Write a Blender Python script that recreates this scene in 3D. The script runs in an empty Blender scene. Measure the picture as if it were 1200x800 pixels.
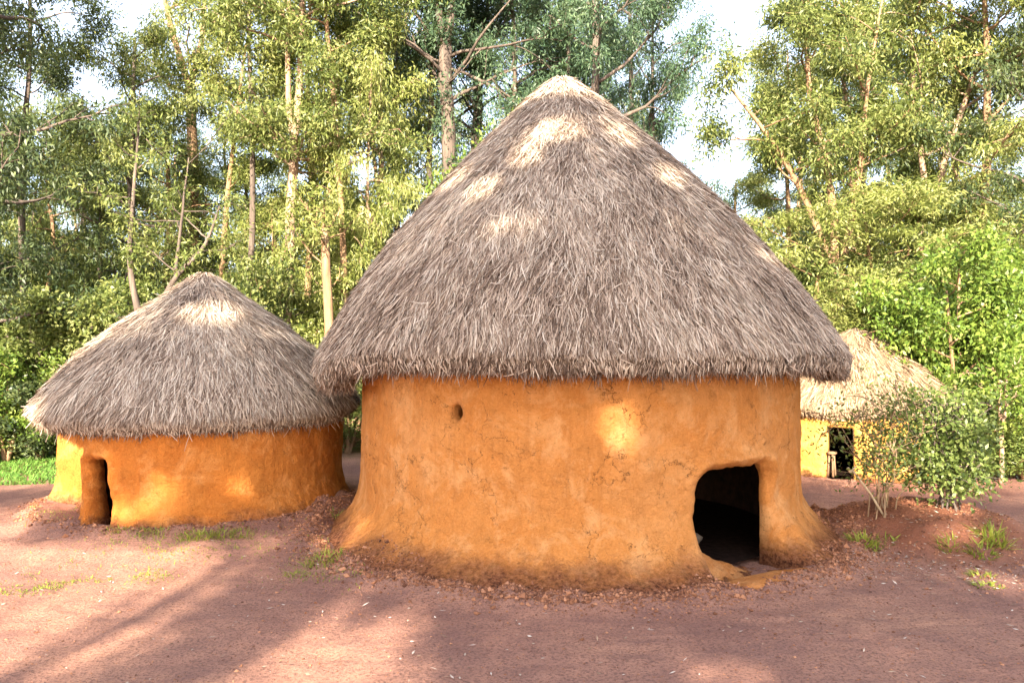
import bpy, math
import numpy as np
from math import radians, pi

# ------------------------------------------------------------------ camera, sky, sun, exposure
scene = bpy.context.scene
col = scene.collection
SUN_AZ, SUN_EL = 7.0, 24.0          # light travels towards +Y, 7 deg to the right; sun 24 deg high behind the viewer
EYE = 2.3
cam_d = bpy.data.cameras.new('camera'); cam = bpy.data.objects.new('camera', cam_d); col.objects.link(cam)
cam.location = (0, 0, EYE); cam.rotation_euler = (radians(90.92), 0, 0)
cam_d.lens = 28; cam_d.sensor_width = 36; cam_d.clip_end = 2000; cam_d.clip_start = 0.05
scene.camera = cam

world = bpy.data.worlds.new('World'); scene.world = world; world.use_nodes = True
wn = world.node_tree; wn.nodes.clear()
sky = wn.nodes.new('ShaderNodeTexSky'); sky.sky_type = 'NISHITA'; sky.sun_disc = False
sky.sun_elevation = radians(SUN_EL); sky.sun_rotation = radians(180 + SUN_AZ)
sky.air_density = 1.0; sky.dust_density = 5.0; sky.ozone_density = 0.5; sky.altitude = 1600
bg = wn.nodes.new('ShaderNodeBackground'); bg.inputs['Strength'].default_value = 0.13
wo = wn.nodes.new('ShaderNodeOutputWorld')
veil = wn.nodes.new('ShaderNodeMix'); veil.data_type = 'RGBA'; veil.inputs[0].default_value = 0.55; veil.inputs[7].default_value = (2.0, 1.95, 1.95, 1)   # thin white high cloud
wn.links.new(sky.outputs[0], veil.inputs[6]); wn.links.new(veil.outputs[2], bg.inputs[0]); wn.links.new(bg.outputs[0], wo.inputs[0])

LIGHT = np.array([math.sin(radians(SUN_AZ)) * math.cos(radians(SUN_EL)),
                  math.cos(radians(SUN_AZ)) * math.cos(radians(SUN_EL)), -math.sin(radians(SUN_EL))])
sun_d = bpy.data.lights.new('sun', 'SUN'); sun = bpy.data.objects.new('sun', sun_d); col.objects.link(sun)
sun_d.energy = 3.9; sun_d.angle = radians(0.5); sun_d.color = (1.0, 0.87, 0.68)
sun.rotation_euler = (radians(90 - SUN_EL), 0, radians(-SUN_AZ)); sun.location = (-3, -25, 14)

scene.view_settings.view_transform = 'Standard'; scene.view_settings.look = 'None'
scene.view_settings.gamma = 1.0; scene.view_settings.exposure = 2.75
scene.view_settings.use_curve_mapping = False
scene.render.engine = 'CYCLES'
scene.cycles.use_denoising = True
scene.cycles.max_bounces = 4; scene.cycles.diffuse_bounces = 2; scene.cycles.transmission_bounces = 2
scene.cycles.adaptive_threshold = 0.02; scene.cycles.use_light_tree = False; scene.cycles.caustics_reflective = False; scene.cycles.caustics_refractive = False
scene.cycles.sample_clamp_indirect = 8

RNG = np.random.default_rng(11)

# ------------------------------------------------------------------ helpers
def _hash(i, j, k):
    n = (i * 374761393 + j * 668265263 + k * 1274126177) & 0xFFFFFFFF
    n = ((n ^ (n >> 13)) * 1103515245) & 0xFFFFFFFF
    n = n ^ (n >> 16)
    return (n & 0xFFFFFF).astype(np.float64) / 0xFFFFFF

def noise(x, y, z=0.0):
    x, y, z = np.broadcast_arrays(np.asarray(x, float), np.asarray(y, float), np.asarray(z, float))
    xi, yi, zi = np.floor(x).astype(np.int64), np.floor(y).astype(np.int64), np.floor(z).astype(np.int64)
    fx, fy, fz = x - xi, y - yi, z - zi
    fx, fy, fz = fx*fx*(3-2*fx), fy*fy*(3-2*fy), fz*fz*(3-2*fz)
    r = 0
    for dx in (0, 1):
        for dy in (0, 1):
            for dz in (0, 1):
                w = (fx if dx else 1-fx) * (fy if dy else 1-fy) * (fz if dz else 1-fz)
                r = r + w * _hash(xi+dx, yi+dy, zi+dz)
    return r * 2 - 1

def fbm(x, y, z=0.0, o=4):
    r, a = 0, 0.5
    for i in range(o):
        r = r + a * noise(x * 2**i + 17*i, y * 2**i + 5*i, np.asarray(z) * 2**i); a *= 0.5
    return r

def link(name, data, parent=None):
    o = bpy.data.objects.new(name, data); col.objects.link(o)
    if parent is not None: o.parent = parent
    return o

def mesh(name, V, F, mat, smooth=False, tint=None):
    """F: list of integer arrays, each (n,3) or (n,4)."""
    me = bpy.data.meshes.new(name)
    V = np.asarray(V, np.float32)
    F = [np.asarray(f, np.int32) for f in (F if isinstance(F, list) else [F]) if len(f)]
    me.vertices.add(len(V)); me.vertices.foreach_set('co', V.ravel())
    loops = np.concatenate([f.ravel() for f in F]); sizes = np.concatenate([np.full(len(f), f.shape[1], np.int32) for f in F])
    me.loops.add(len(loops)); me.loops.foreach_set('vertex_index', loops)
    me.polygons.add(len(sizes))
    me.polygons.foreach_set('loop_start', np.concatenate([[0], np.cumsum(sizes)[:-1]]).astype(np.int32))
    me.polygons.foreach_set('loop_total', sizes)
    me.polygons.foreach_set('use_smooth', np.full(len(sizes), smooth, bool))
    me.update(calc_edges=True); me.validate()
    if tint is not None:
        a = me.attributes.new('tint', 'FLOAT', 'FACE'); a.data.foreach_set('value', np.asarray(tint, np.float32))
    if mat: me.materials.append(mat)
    return me

def tag(o, label, cat=None, group=None, kind=None):
    if label: o['label'] = label
    if cat: o['category'] = cat
    if group: o['group'] = group
    if kind: o['kind'] = kind
    return o

def unit(v): return v / np.maximum(np.linalg.norm(v, axis=-1, keepdims=True), 1e-9)

class Geo:
    """collects vertices and faces for one mesh"""
    def __init__(s): s.V, s.Q, s.T, s.n = [], [], [], 0
    def add(s, V, Q=None, T=None):
        s.V.append(np.asarray(V, float))
        if Q is not None and len(Q): s.Q.append(np.asarray(Q) + s.n)
        if T is not None and len(T): s.T.append(np.asarray(T) + s.n)
        s.n += len(V)
    def tube(s, P, R, sides=6, cap=True):
        P = np.asarray(P, float); R = np.broadcast_to(np.asarray(R, float), (len(P),))
        t = unit(np.gradient(P, axis=0))
        ref = np.array([0.0, 0, 1]) if abs(t[:, 2]).mean() < 0.8 else np.array([1.0, 0, 0])
        a = unit(np.cross(t, ref)); b = np.cross(t, a)
        ang = np.linspace(0, 2*pi, sides, endpoint=False)
        ring = P[:, None] + R[:, None, None] * (np.cos(ang)[None, :, None]*a[:, None] + np.sin(ang)[None, :, None]*b[:, None])
        V = ring.reshape(-1, 3)
        i = np.arange(len(P)-1)[:, None]*sides; j = np.arange(sides)[None]; j2 = (j+1) % sides
        Q = np.stack([i+j, i+j2, i+sides+j2, i+sides+j], -1).reshape(-1, 4)
        T = None
        if cap:
            V = np.vstack([V, P[:1], P[-1:]]); c0 = len(V)-2; k = np.arange(sides); k2 = (k+1) % sides; e = (len(P)-1)*sides
            T = np.vstack([np.stack([np.full(sides, c0), k2, k], 1), np.stack([np.full(sides, c0+1), e+k, e+k2], 1)])
        s.add(V, Q, T)
    def faces(s):
        return ([np.vstack(s.Q)] if s.Q else []) + ([np.vstack(s.T)] if s.T else [])
    def build(s, name, mat, smooth=True, tint=None):
        return mesh(name, np.vstack(s.V), s.faces(), mat, smooth, tint)

def ribbons(P, D, N, L, W, bend=0.0, tip=0.3):
    """flat two-segment strips; P root, D direction, N normal, L length, W width; tip lifted or dropped along N by bend"""
    S = unit(np.cross(D, N)); L = L[:, None]; W = W[:, None]/2; b = np.broadcast_to(np.asarray(bend, float), (len(P),))[:, None]
    m = P + D*L*0.5 + N*b*0.3; e = P + D*L + N*b
    V = np.stack([P-S*W, P+S*W, m-S*W, m+S*W, e-S*W*tip, e+S*W*tip], 1).reshape(-1, 3)
    k = np.arange(len(P))[:, None]*6
    Q = np.stack([k+np.array([0, 1, 3, 2]), k+np.array([2, 3, 5, 4])], 1).reshape(-1, 4)
    return V, Q

def leaves(C, D, N, L, W):
    """diamond leaf faces"""
    S = unit(np.cross(D, N)); L = L[:, None]; W = W[:, None]/2
    V = np.stack([C, C+D*L*0.42+S*W, C+D*L, C+D*L*0.42-S*W], 1).reshape(-1, 3)
    Q = np.arange(len(C)*4).reshape(-1, 4)
    return V, Q

# ------------------------------------------------------------------ materials
class NT:
    def __init__(s, name):
        s.m = bpy.data.materials.new(name); s.m.use_nodes = True; s.t = s.m.node_tree
        s.b = s.t.nodes['Principled BSDF']; s.out = s.t.nodes['Material Output']
    def n(s, kind, **kw):
        nd = s.t.nodes.new(kind)
        for k, v in kw.items():
            if k in nd.inputs: nd.inputs[k].default_value = v
            else: setattr(nd, k, v)
        return nd
    def l(s, a, b): s.t.links.new(a, b)
    def noise(s, vec, scale, detail=6, rough=0.6, dist=0.0):
        nd = s.n('ShaderNodeTexNoise', Scale=scale, Detail=detail, Roughness=rough, Distortion=dist); s.l(vec, nd.inputs['Vector']); return nd.outputs['Fac']
    def ramp(s, fac, stops):
        r = s.n('ShaderNodeValToRGB'); e = r.color_ramp.elements
        while len(e) < len(stops): e.new(0.5)
        for el, (p, c) in zip(e, stops): el.position = p; el.color = (*c, 1) if len(c) == 3 else c
        s.l(fac, r.inputs[0]); return r.outputs[0]
    def mix(s, fac, a, b, mode='MIX'):
        nd = s.n('ShaderNodeMix', data_type='RGBA', blend_type=mode)
        for sock, v in ((nd.inputs[0], fac), (nd.inputs[6], a), (nd.inputs[7], b)):
            if hasattr(v, 'is_output'): s.l(v, sock)
            elif isinstance(v, (int, float)): sock.default_value = v
            else: sock.default_value = (*v, 1)
        return nd.outputs[2]
    def math(s, op, a, b=0.0, clamp=False):
        nd = s.n('ShaderNodeMath', operation=op, use_clamp=clamp)
        for sock, v in ((nd.inputs[0], a), (nd.inputs[1], b)):
            if hasattr(v, 'is_output'): s.l(v, sock)
            else: sock.default_value = v
        return nd.outputs[0]
    def maprange(s, v, a, b, c=0.0, d=1.0):
        nd = s.n('ShaderNodeMapRange'); s.l(v, nd.inputs[0])
        for i, x in enumerate((a, b, c, d)): nd.inputs[i+1].default_value = x
        return nd.outputs[0]
    def bump(s, h, strength, dist, prev=None):
        nd = s.n('ShaderNodeBump', Strength=strength, Distance=dist); s.l(h, nd.inputs['Height'])
        if prev is not None: s.l(prev, nd.inputs['Normal'])
        return nd.outputs[0]

def mud(name, c1, c2, c3, crack=1.0, soil_top=0.34):
    t = NT(name); co = t.n('ShaderNodeTexCoord').outputs['Object']
    big = t.noise(co, 0.9, 5, 0.6); mid = t.noise(co, 5, 6, 0.65); fine = t.noise(co, 45, 4, 0.7)
    c = t.ramp(big, [(0.3, c1), (0.52, c2), (0.72, c3)])
    c = t.mix(t.maprange(mid, 0.35, 0.75, 0, 0.55), c, tuple(x*0.72 for x in c2))
    c = t.mix(t.maprange(fine, 0.45, 0.75, 0, 0.35), c, tuple(min(1, x*1.25) for x in c3))
    pale = t.noise(co, 2.3, 7, 0.72, 0.6)
    c = t.mix(t.maprange(pale, 0.50, 0.66, 0, 0.65), c, tuple(min(0.8, a*1.12+b) for a, b in zip(c3, (0.03, 0.06, 0.05))))
    pit = t.noise(co, 75, 3, 0.6)
    c = t.mix(t.maprange(pit, 0.60, 0.70, 0, 0.55), c, tuple(x*0.45 for x in c1))
    blot = t.noise(co, 10, 7, 0.75, 0.8)
    c = t.mix(t.maprange(blot, 0.55, 0.72, 0, 0.55), c, tuple(x*0.62 for x in c1))
    # streaks of run-off down the wall
    mp = t.n('ShaderNodeMapping'); mp.inputs['Scale'].default_value = (7, 7, 0.5); t.l(co, mp.inputs[0])
    st = t.noise(mp.outputs[0], 1.6, 4, 0.6)
    c = t.mix(t.maprange(st, 0.52, 0.75, 0, 0.4), c, tuple(x*0.7 for x in c1))
    # cracks
    dn = t.n('ShaderNodeTexNoise', Scale=2.2, Detail=5, Roughness=0.65); t.l(co, dn.inputs['Vector'])
    vm = t.n('ShaderNodeVectorMath', operation='MULTIPLY_ADD'); t.l(dn.outputs['Color'], vm.inputs[0]); vm.inputs[1].default_value = (0.9, 0.9, 0.9); t.l(co, vm.inputs[2])
    def cr(scale, w):
        v = t.n('ShaderNodeTexVoronoi', feature='DISTANCE_TO_EDGE', Scale=scale); t.l(vm.outputs[0], v.inputs['Vector'])
        return t.maprange(v.outputs['Distance'], 0.0, w, 1, 0)
    k1 = t.math('MULTIPLY', cr(1.15, 0.006), t.maprange(t.noise(co, 1.7, 3), 0.44, 0.54))
    k2 = t.math('MULTIPLY', cr(4.2, 0.016), t.maprange(t.noise(co, 3.5, 3), 0.55, 0.64, 0, 0.55))
    k = t.math('MULTIPLY', t.math('MAXIMUM', k1, k2), crack)
    c = t.mix(t.math('MULTIPLY', k, 0.85), c, (0.10, 0.033, 0.012))
    # crumbling red soil at the foot of the wall
    sx = t.n('ShaderNodeSeparateXYZ'); t.l(co, sx.inputs[0])
    hz = t.math('ADD', sx.outputs['Z'], t.math('MULTIPLY', t.math('SUBTRACT', t.noise(co, 3.2, 6, 0.7), 0.5), 0.42))
    low = t.maprange(hz, soil_top*0.3, soil_top, 1, 0)
    soil = t.ramp(t.noise(co, 22, 6, 0.7), [(0.38, (0.09, 0.032, 0.017)), (0.52, (0.32, 0.12, 0.055)), (0.70, (0.50, 0.24, 0.12))])
    c = t.mix(low, c, soil)
    t.l(c, t.b.inputs['Base Color']); t.b.inputs['Roughness'].default_value = 0.95; t.b.inputs['Specular IOR Level'].default_value = 0.15
    b = t.bump(mid, 1.0, 0.08); b = t.bump(t.noise(co, 16, 6, 0.75), 0.9, 0.035, b); b = t.bump(fine, 0.8, 0.014, b); b = t.bump(t.math('SUBTRACT', 1.0, k), 0.9, 0.012, b)
    bl = t.bump(t.math('MULTIPLY', t.noise(co, 26, 5, 0.75), low), 1.0, 0.07, b)
    t.l(bl, t.b.inputs['Normal']); return t.m

def leafmat(name, dark, mid, light, trans=0.35, gloss=0.45):
    t = NT(name); at = t.n('ShaderNodeAttribute', attribute_name='tint').outputs['Fac']
    c = t.ramp(at, [(0.05, dark), (0.5, mid), (0.95, light)])
    t.l(c, t.b.inputs['Base Color']); t.b.inputs['Roughness'].default_value = gloss; t.b.inputs['Specular IOR Level'].default_value = 0.35
    tr = t.n('ShaderNodeBsdfTranslucent'); t.l(t.mix(0.5, c, (0.28, 0.34, 0.06)), tr.inputs[0])
    mx = t.n('ShaderNodeMixShader'); mx.inputs[0].default_value = trans
    t.l(t.b.outputs[0], mx.inputs[1]); t.l(tr.outputs[0], mx.inputs[2]); t.l(mx.outputs[0], t.out.inputs[0]); return t.m

def bark(name, a, b, c, scale=1.0):
    t = NT(name); co = t.n('ShaderNodeTexCoord').outputs['Object']
    mp = t.n('ShaderNodeMapping'); mp.inputs['Scale'].default_value = (5*scale, 5*scale, 0.7*scale); t.l(co, mp.inputs[0])
    f = t.noise(mp.outputs[0], 1.6, 7, 0.7, 0.4)
    cc = t.ramp(f, [(0.3, a), (0.52, b), (0.72, c)])
    t.l(cc, t.b.inputs['Base Color']); t.b.inputs['Roughness'].default_value = 0.9
    t.l(t.bump(f, 0.7, 0.03), t.b.inputs['Normal']); return t.m

def tinted(name, stops, rough=0.85, trans=0.0):
    t = NT(name); at = t.n('ShaderNodeAttribute', attribute_name='tint').outputs['Fac']
    c = t.ramp(at, stops); t.l(c, t.b.inputs['Base Color']); t.b.inputs['Roughness'].default_value = rough
    t.b.inputs['Specular IOR Level'].default_value = 0.25
    return t.m

M = {}
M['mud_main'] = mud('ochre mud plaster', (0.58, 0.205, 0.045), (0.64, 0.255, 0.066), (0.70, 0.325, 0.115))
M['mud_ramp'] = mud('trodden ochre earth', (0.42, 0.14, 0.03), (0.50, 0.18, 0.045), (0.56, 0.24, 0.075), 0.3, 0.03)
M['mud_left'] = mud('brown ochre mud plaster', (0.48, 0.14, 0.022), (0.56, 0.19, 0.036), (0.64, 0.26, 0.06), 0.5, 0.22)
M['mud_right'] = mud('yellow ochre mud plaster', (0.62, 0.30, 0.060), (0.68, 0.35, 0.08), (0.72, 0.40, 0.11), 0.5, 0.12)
STRAW = [(0.0, (0.055, 0.036, 0.028)), (0.25, (0.16, 0.106, 0.076)), (0.6, (0.335, 0.252, 0.195)), (0.92, (0.51, 0.405, 0.32)), (1.0, (0.58, 0.49, 0.40))]
M['straw'] = tinted('weathered thatch straw', STRAW)
M['straw_pale'] = tinted('pale thatch straw', [(0.0, (0.12, 0.08, 0.05)), (0.4, (0.24, 0.16, 0.10)), (1.0, (0.42, 0.30, 0.19))])
def thatch_base():
    t = NT('thatch core'); co = t.n('ShaderNodeTexCoord').outputs['Object']
    f = t.noise(co, 14, 6, 0.7); t.l(t.ramp(f, [(0.3, (0.05, 0.032, 0.024)), (0.7, (0.20, 0.14, 0.10))]), t.b.inputs['Base Color'])
    t.b.inputs['Roughness'].default_value = 0.95; t.l(t.bump(f, 0.8, 0.04), t.b.inputs['Normal']); return t.m
M['thatch'] = thatch_base()
M['wood'] = bark('grey pole wood', (0.16, 0.10, 0.06), (0.30, 0.20, 0.12), (0.45, 0.33, 0.21), 3)
M['pale_wood'] = bark('pale dry wood', (0.40, 0.28, 0.16), (0.55, 0.42, 0.27), (0.68, 0.56, 0.40), 3)
M['bark_pale'] = bark('pale eucalyptus bark', (0.20, 0.115, 0.07), (0.35, 0.235, 0.16), (0.47, 0.35, 0.26))
M['bark_dark'] = bark('dark eucalyptus bark', (0.045, 0.032, 0.028), (0.10, 0.075, 0.06), (0.20, 0.15, 0.12))
M['bark_tan'] = bark('tan eucalyptus bark', (0.14, 0.075, 0.04), (0.26, 0.155, 0.085), (0.38, 0.26, 0.16))
M['leaf_olive'] = leafmat('olive eucalyptus leaves', (0.03, 0.055, 0.018), (0.14, 0.175, 0.045), (0.32, 0.335, 0.12))
M['leaf_yellow'] = leafmat('yellow green leaves', (0.05, 0.08, 0.022), (0.22, 0.25, 0.06), (0.42, 0.42, 0.17))
M['leaf_blue'] = leafmat('blue green leaves', (0.022, 0.05, 0.03), (0.055, 0.10, 0.055), (0.12, 0.18, 0.09), 0.25)
M['leaf_dark'] = leafmat('dark green leaves', (0.018, 0.035, 0.018), (0.05, 0.075, 0.03), (0.12, 0.15, 0.055), 0.25)
M['leaf_green'] = leafmat('bright green broad leaves', (0.04, 0.085, 0.015), (0.125, 0.20, 0.03), (0.27, 0.34, 0.07), 0.35)
M['leaf_shrub'] = leafmat('shrub leaves', (0.04, 0.065, 0.02), (0.12, 0.17, 0.04), (0.28, 0.33, 0.10), 0.35, 0.4)
M['grass'] = leafmat('short grass', (0.10, 0.13, 0.015), (0.21, 0.25, 0.03), (0.36, 0.36, 0.06), 0.3, 0.6)
M['lawn'] = leafmat('lawn grass', (0.05, 0.12, 0.02), (0.10, 0.22, 0.035), (0.18, 0.31, 0.06), 0.3, 0.6)

def ground_mat():
    t = NT('trodden red earth'); co = t.n('ShaderNodeTexCoord').outputs['Object']
    big = t.noise(co, 0.45, 5, 0.6); mid = t.noise(co, 3.0, 7, 0.68); fine = t.noise(co, 38, 5, 0.75); grit = t.noise(co, 130, 3, 0.7)
    c = t.ramp(big, [(0.34, (0.27, 0.138, 0.108)), (0.52, (0.43, 0.222, 0.155)), (0.68, (0.52, 0.275, 0.18))])
    c = t.mix(t.maprange(mid, 0.42, 0.70, 0, 0.6), c, (0.26, 0.14, 0.115))
    c = t.mix(t.maprange(fine, 0.47, 0.64, 0, 0.85), c, (0.125, 0.064, 0.054))
    c = t.mix(t.maprange(grit, 0.60, 0.74, 0, 0.6), c, (0.47, 0.33, 0.26))
    mp = t.n('ShaderNodeMapping'); mp.inputs['Scale'].default_value = (0.5, 2.6, 1); mp.inputs['Rotation'].default_value = (0, 0, 0.25); t.l(co, mp.inputs[0])
    sweep = t.noise(mp.outputs[0], 1.7, 7, 0.7, 0.7)
    c = t.mix(t.maprange(sweep, 0.50, 0.66, 0, 0.55), c, (0.22, 0.118, 0.098))
    vd = t.n('ShaderNodeVectorMath', operation='DISTANCE'); t.l(co, vd.inputs[0]); vd.inputs[1].default_value = (5.25, 9.9, 0.2)
    c = t.mix(t.maprange(t.math('ADD', vd.outputs['Value'], mid), 1.3, 1.9, 0.7, 0), c, t.ramp(fine, [(0.35, (0.14, 0.045, 0.022)), (0.65, (0.33, 0.12, 0.06))]))
    sx = t.n('ShaderNodeSeparateXYZ'); t.l(co, sx.inputs[0])
    far = t.maprange(t.math('ADD', sx.outputs['Y'], t.math('MULTIPLY', t.noise(co, 0.5, 4), 5.0)), 19.5, 22.5)
    c = t.mix(far, c, t.ramp(mid, [(0.3, (0.06, 0.055, 0.02)), (0.7, (0.16, 0.15, 0.05))]))
    t.l(c, t.b.inputs['Base Color']); t.b.inputs['Roughness'].default_value = 0.97; t.b.inputs['Specular IOR Level'].default_value = 0.12
    b = t.bump(mid, 0.6, 0.06); b = t.bump(fine, 1.0, 0.025, b); b = t.bump(grit, 0.5, 0.006, b)
    t.l(b, t.b.inputs['Normal']); return t.m
M['ground'] = ground_mat()
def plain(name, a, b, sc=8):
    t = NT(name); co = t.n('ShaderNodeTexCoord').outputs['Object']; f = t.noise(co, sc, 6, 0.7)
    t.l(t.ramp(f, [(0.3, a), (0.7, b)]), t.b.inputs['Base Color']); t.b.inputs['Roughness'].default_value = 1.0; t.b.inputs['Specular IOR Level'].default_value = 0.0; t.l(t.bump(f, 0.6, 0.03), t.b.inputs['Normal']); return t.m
M['shade_floor'] = plain('floor with painted shade', (0.008, 0.006, 0.005), (0.03, 0.018, 0.014), 14)  # floor colour made near black so the shade indoors is painted in
M['shade_mud'] = plain('mud with painted shade', (0.02, 0.014, 0.012), (0.07, 0.038, 0.028))  # inner wall skin: darkness of the interior put into the mud colour
def stone_mat(name, a, b):
    t = NT(name); co = t.n('ShaderNodeTexCoord').outputs['Object']; f = t.noise(co, 9, 6, 0.7)
    t.l(t.ramp(f, [(0.3, a), (0.7, b)]), t.b.inputs['Base Color']); t.b.inputs['Roughness'].default_value = 0.9
    t.l(t.bump(f, 0.6, 0.03), t.b.inputs['Normal']); return t.m
M['stone'] = stone_mat('grey field stone', (0.06, 0.042, 0.03), (0.16, 0.115, 0.08))
M['clod'] = tinted('red soil clods', [(0.0, (0.10, 0.040, 0.024)), (0.5, (0.25, 0.105, 0.055)), (1.0, (0.43, 0.21, 0.12))], 0.95)
M['litter'] = tinted('dry leaf litter', [(0.0, (0.10, 0.055, 0.035)), (0.5, (0.36, 0.24, 0.16)), (1.0, (0.66, 0.58, 0.50))], 0.8)

# ------------------------------------------------------------------ ground
MC = np.array([0.86, 10.82]); MR = 2.89        # main hut
LC = np.array([-4.58, 11.88]); LR = 2.0        # left hut
RC = np.array([6.80, 15.8]); RR = 1.75         # right hut
MOUND = np.array([5.25, 10.1])

def gz(x, y):
    x, y = np.asarray(x, float), np.asarray(y, float)
    h = 0.05*fbm(x*0.35, y*0.35, 3.1, 3) + 0.022*fbm(x*1.3, y*1.3, 7.7, 3)
    near = np.exp(-np.maximum(0, y-13)/6.0)
    h = h + 0.022*fbm(x*5, y*5, 1.5, 3)*near
    # platform of the left hut
    d = np.hypot(x-LC[0], (y-LC[1]))
    h = h + 0.13/(1+np.exp((d-3.0)/0.25))
    # skirts of washed-down soil
    for C, R, a in ((MC, 3.42, 0.10), (LC, 2.15, 0.07), (RC, 1.9, 0.08)):
        d = np.hypot(x-C[0], y-C[1]); h = h + a*np.exp(-((d-R)/0.26)**2)*(1+0.9*fbm(x*4, y*4, 2.2, 3))
    # low ridges of earth left of the left hut
    h = h + 0.03*np.sin((y*1.0+x*0.25)*9)*np.exp(-((x+6.4)/1.2)**2-((y-9.6)/0.9)**2)
    # planting mound
    dx, dy = (x-MOUND[0])/1.25, (y-MOUND[1])/1.15
    q = np.sqrt(dx*dx+dy*dy) + 0.16*fbm(x*1.6, y*1.6, 9, 3)
    h = h + 0.42/(1+np.exp((q-0.75)*6.5)) * (1+0.15*fbm(x*3, y*3, 4, 3))
    return h

def axis(a, b, step, lo, hi, g=1.16):
    m = list(np.arange(a, b+1e-6, step)); s, v, up = step, m[-1], []
    while v < hi: s *= g; v += s; up.append(v)
    s, v, dn = step, m[0], []
    while v > lo: s *= g; v -= s; dn.append(v)
    return np.array(dn[::-1] + m + up)
gx = axis(-8.2, 8.6, 0.05, -400, 400); gy = axis(3.2, 12.6, 0.05, -300, 700)
GX, GY = np.meshgrid(gx, gy, indexing='ij')
GV = np.stack([GX, GY, gz(GX, GY)], -1).reshape(-1, 3)
ii, jj = np.meshgrid(np.arange(len(gx)-1), np.arange(len(gy)-1), indexing='ij')
k = ii*len(gy)+jj
GF = np.stack([k, k+len(gy), k+len(gy)+1, k+1], -1).reshape(-1, 4)
ground = link('ground', mesh('ground', GV, GF, M['ground'], True)); tag(ground, 'trodden red brown earth of the yard', None, None, 'structure')

# ------------------------------------------------------------------ huts
def wall_mesh(name, rf, inner, ztop, th, nz, sdf, zbot, mat, inside):
    """closed mud wall: outer and inner skin on one polar grid, openings cut where sdf(theta, z) < 0"""
    nt = len(th); z = np.linspace(0, 1, nz)**1.0
    TH, ZZ = np.meshgrid(th, z, indexing='ij'); ZZ = zbot + ZZ*(ztop(TH)-zbot); TH = TH.copy()
    # faces kept
    thn = np.append(th[1:], th[0]+2*pi); cth = ((th+thn)/2)[:, None]*np.ones((1, nz-1)); cz = (ZZ[:, :-1]+ZZ[:, 1:])/2
    keep = sdf(cth, cz) > 0
    # snap the rim vertices onto the outline of the opening
    touch_k = np.zeros((nt, nz), bool); touch_r = np.zeros((nt, nz), bool)
    for A, B in ((touch_k, keep), (touch_r, ~keep)):
        for a in (0, 1):
            for b in (0, 1):
                s = np.roll(B, a, axis=0)
                A[:, b:nz-1+b] |= s
    rim = touch_k & touch_r
    for _ in range(3):
        e = 0.004; d = sdf(TH, ZZ); R0 = 2.5
        gt = (sdf(TH+e/R0, ZZ)-d)/e; gzv = (sdf(TH, ZZ+e)-d)/e; g2 = np.maximum(gt*gt+gzv*gzv, 0.2)
        TH = np.where(rim, TH - d*gt/g2/R0, TH); ZZ = np.where(rim, ZZ - d*gzv/g2, ZZ)
    d = np.maximum(sdf(TH, ZZ), 0)
    ro = rf(TH, ZZ) - 0.05*np.clip(1-d/0.09, 0, 1)**2
    ri = inner(TH, ZZ)
    def xyz(r): return np.stack([r*np.cos(TH), r*np.sin(TH), ZZ], -1).reshape(-1, 3)
    V = np.vstack([xyz(ro), xyz(ri)]); off = nt*nz
    I, J = np.nonzero(keep); I2 = (I+1) % nt
    q = np.stack([I*nz+J, I2*nz+J, I2*nz+J+1, I*nz+J+1], 1); F = [q, q[:, ::-1]+off]
    # rims of the openings and the wall head
    kp = keep; prev = np.roll(keep, 1, axis=0); E = []
    a, b = np.nonzero(kp & ~prev); E.append(np.stack([a*nz+b+1, a*nz+b], 1))
    a, b = np.nonzero(~kp & prev); E.append(np.stack([a*nz+b, a*nz+b+1], 1))
    up = np.zeros_like(kp); up[:, :-1] = kp[:, 1:]
    a, b = np.nonzero(kp & ~up); a2 = (a+1) % nt; E.append(np.stack([a2*nz+b+1, a*nz+b+1], 1)[:, ::-1][:, ::-1])
    dn = np.zeros_like(kp); dn[:, 1:] = kp[:, :-1]
    a, b = np.nonzero(kp & ~dn & (np.arange(nz-1)[None] > 0)); a2 = (a+1) % nt; E.append(np.stack([a*nz+b, a2*nz+b], 1))
    E = np.vstack(E); F.append(np.stack([E[:, 0], E[:, 1], E[:, 1]+off, E[:, 0]+off], 1)[:, ::-1])
    F = np.vstack(F); used = np.unique(F); remap = np.full(len(V), -1); remap[used] = np.arange(len(used))
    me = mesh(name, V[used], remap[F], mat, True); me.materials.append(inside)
    mi = np.zeros(len(F), np.int32); mi[len(q):2*len(q)] = 1; me.polygons.foreach_set('material_index', mi)
    return me

def rbox(s, z, hw, z0, z1, rad):
    cz_, hz = (z0+z1)/2, (z1-z0)/2
    qx, qz = np.abs(s)-hw+rad, np.abs(z-cz_)-hz+rad
    return np.hypot(np.maximum(qx, 0), np.maximum(qz, 0)) + np.minimum(np.maximum(qx, qz), 0) - rad

def thetas(fine, coarse, a=-192, b=12):
    a, b = radians(a), radians(b)
    return np.concatenate([np.arange(a, b, fine), np.arange(b, a+2*pi-coarse*0.5, coarse)])

def interp_profile(prof):
    prof = np.asarray(prof, float); seg = np.hypot(*np.diff(prof, axis=0).T); s = np.concatenate([[0], np.cumsum(seg)]); s /= s[-1]
    return lambda u: (np.interp(u, s, prof[:, 0]), np.interp(u, s, prof[:, 1]))

def smooth_profile(prof, n=60, it=3):
    f = interp_profile(prof); u = np.linspace(0, 1, n); r, z = f(u)
    for _ in range(it):
        r[1:-1] = (r[:-2]+2*r[1:-1]+r[2:])/4; z[1:-1] = (z[:-2]+2*z[1:-1]+z[2:])/4
    return np.stack([r, z], 1)

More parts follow.
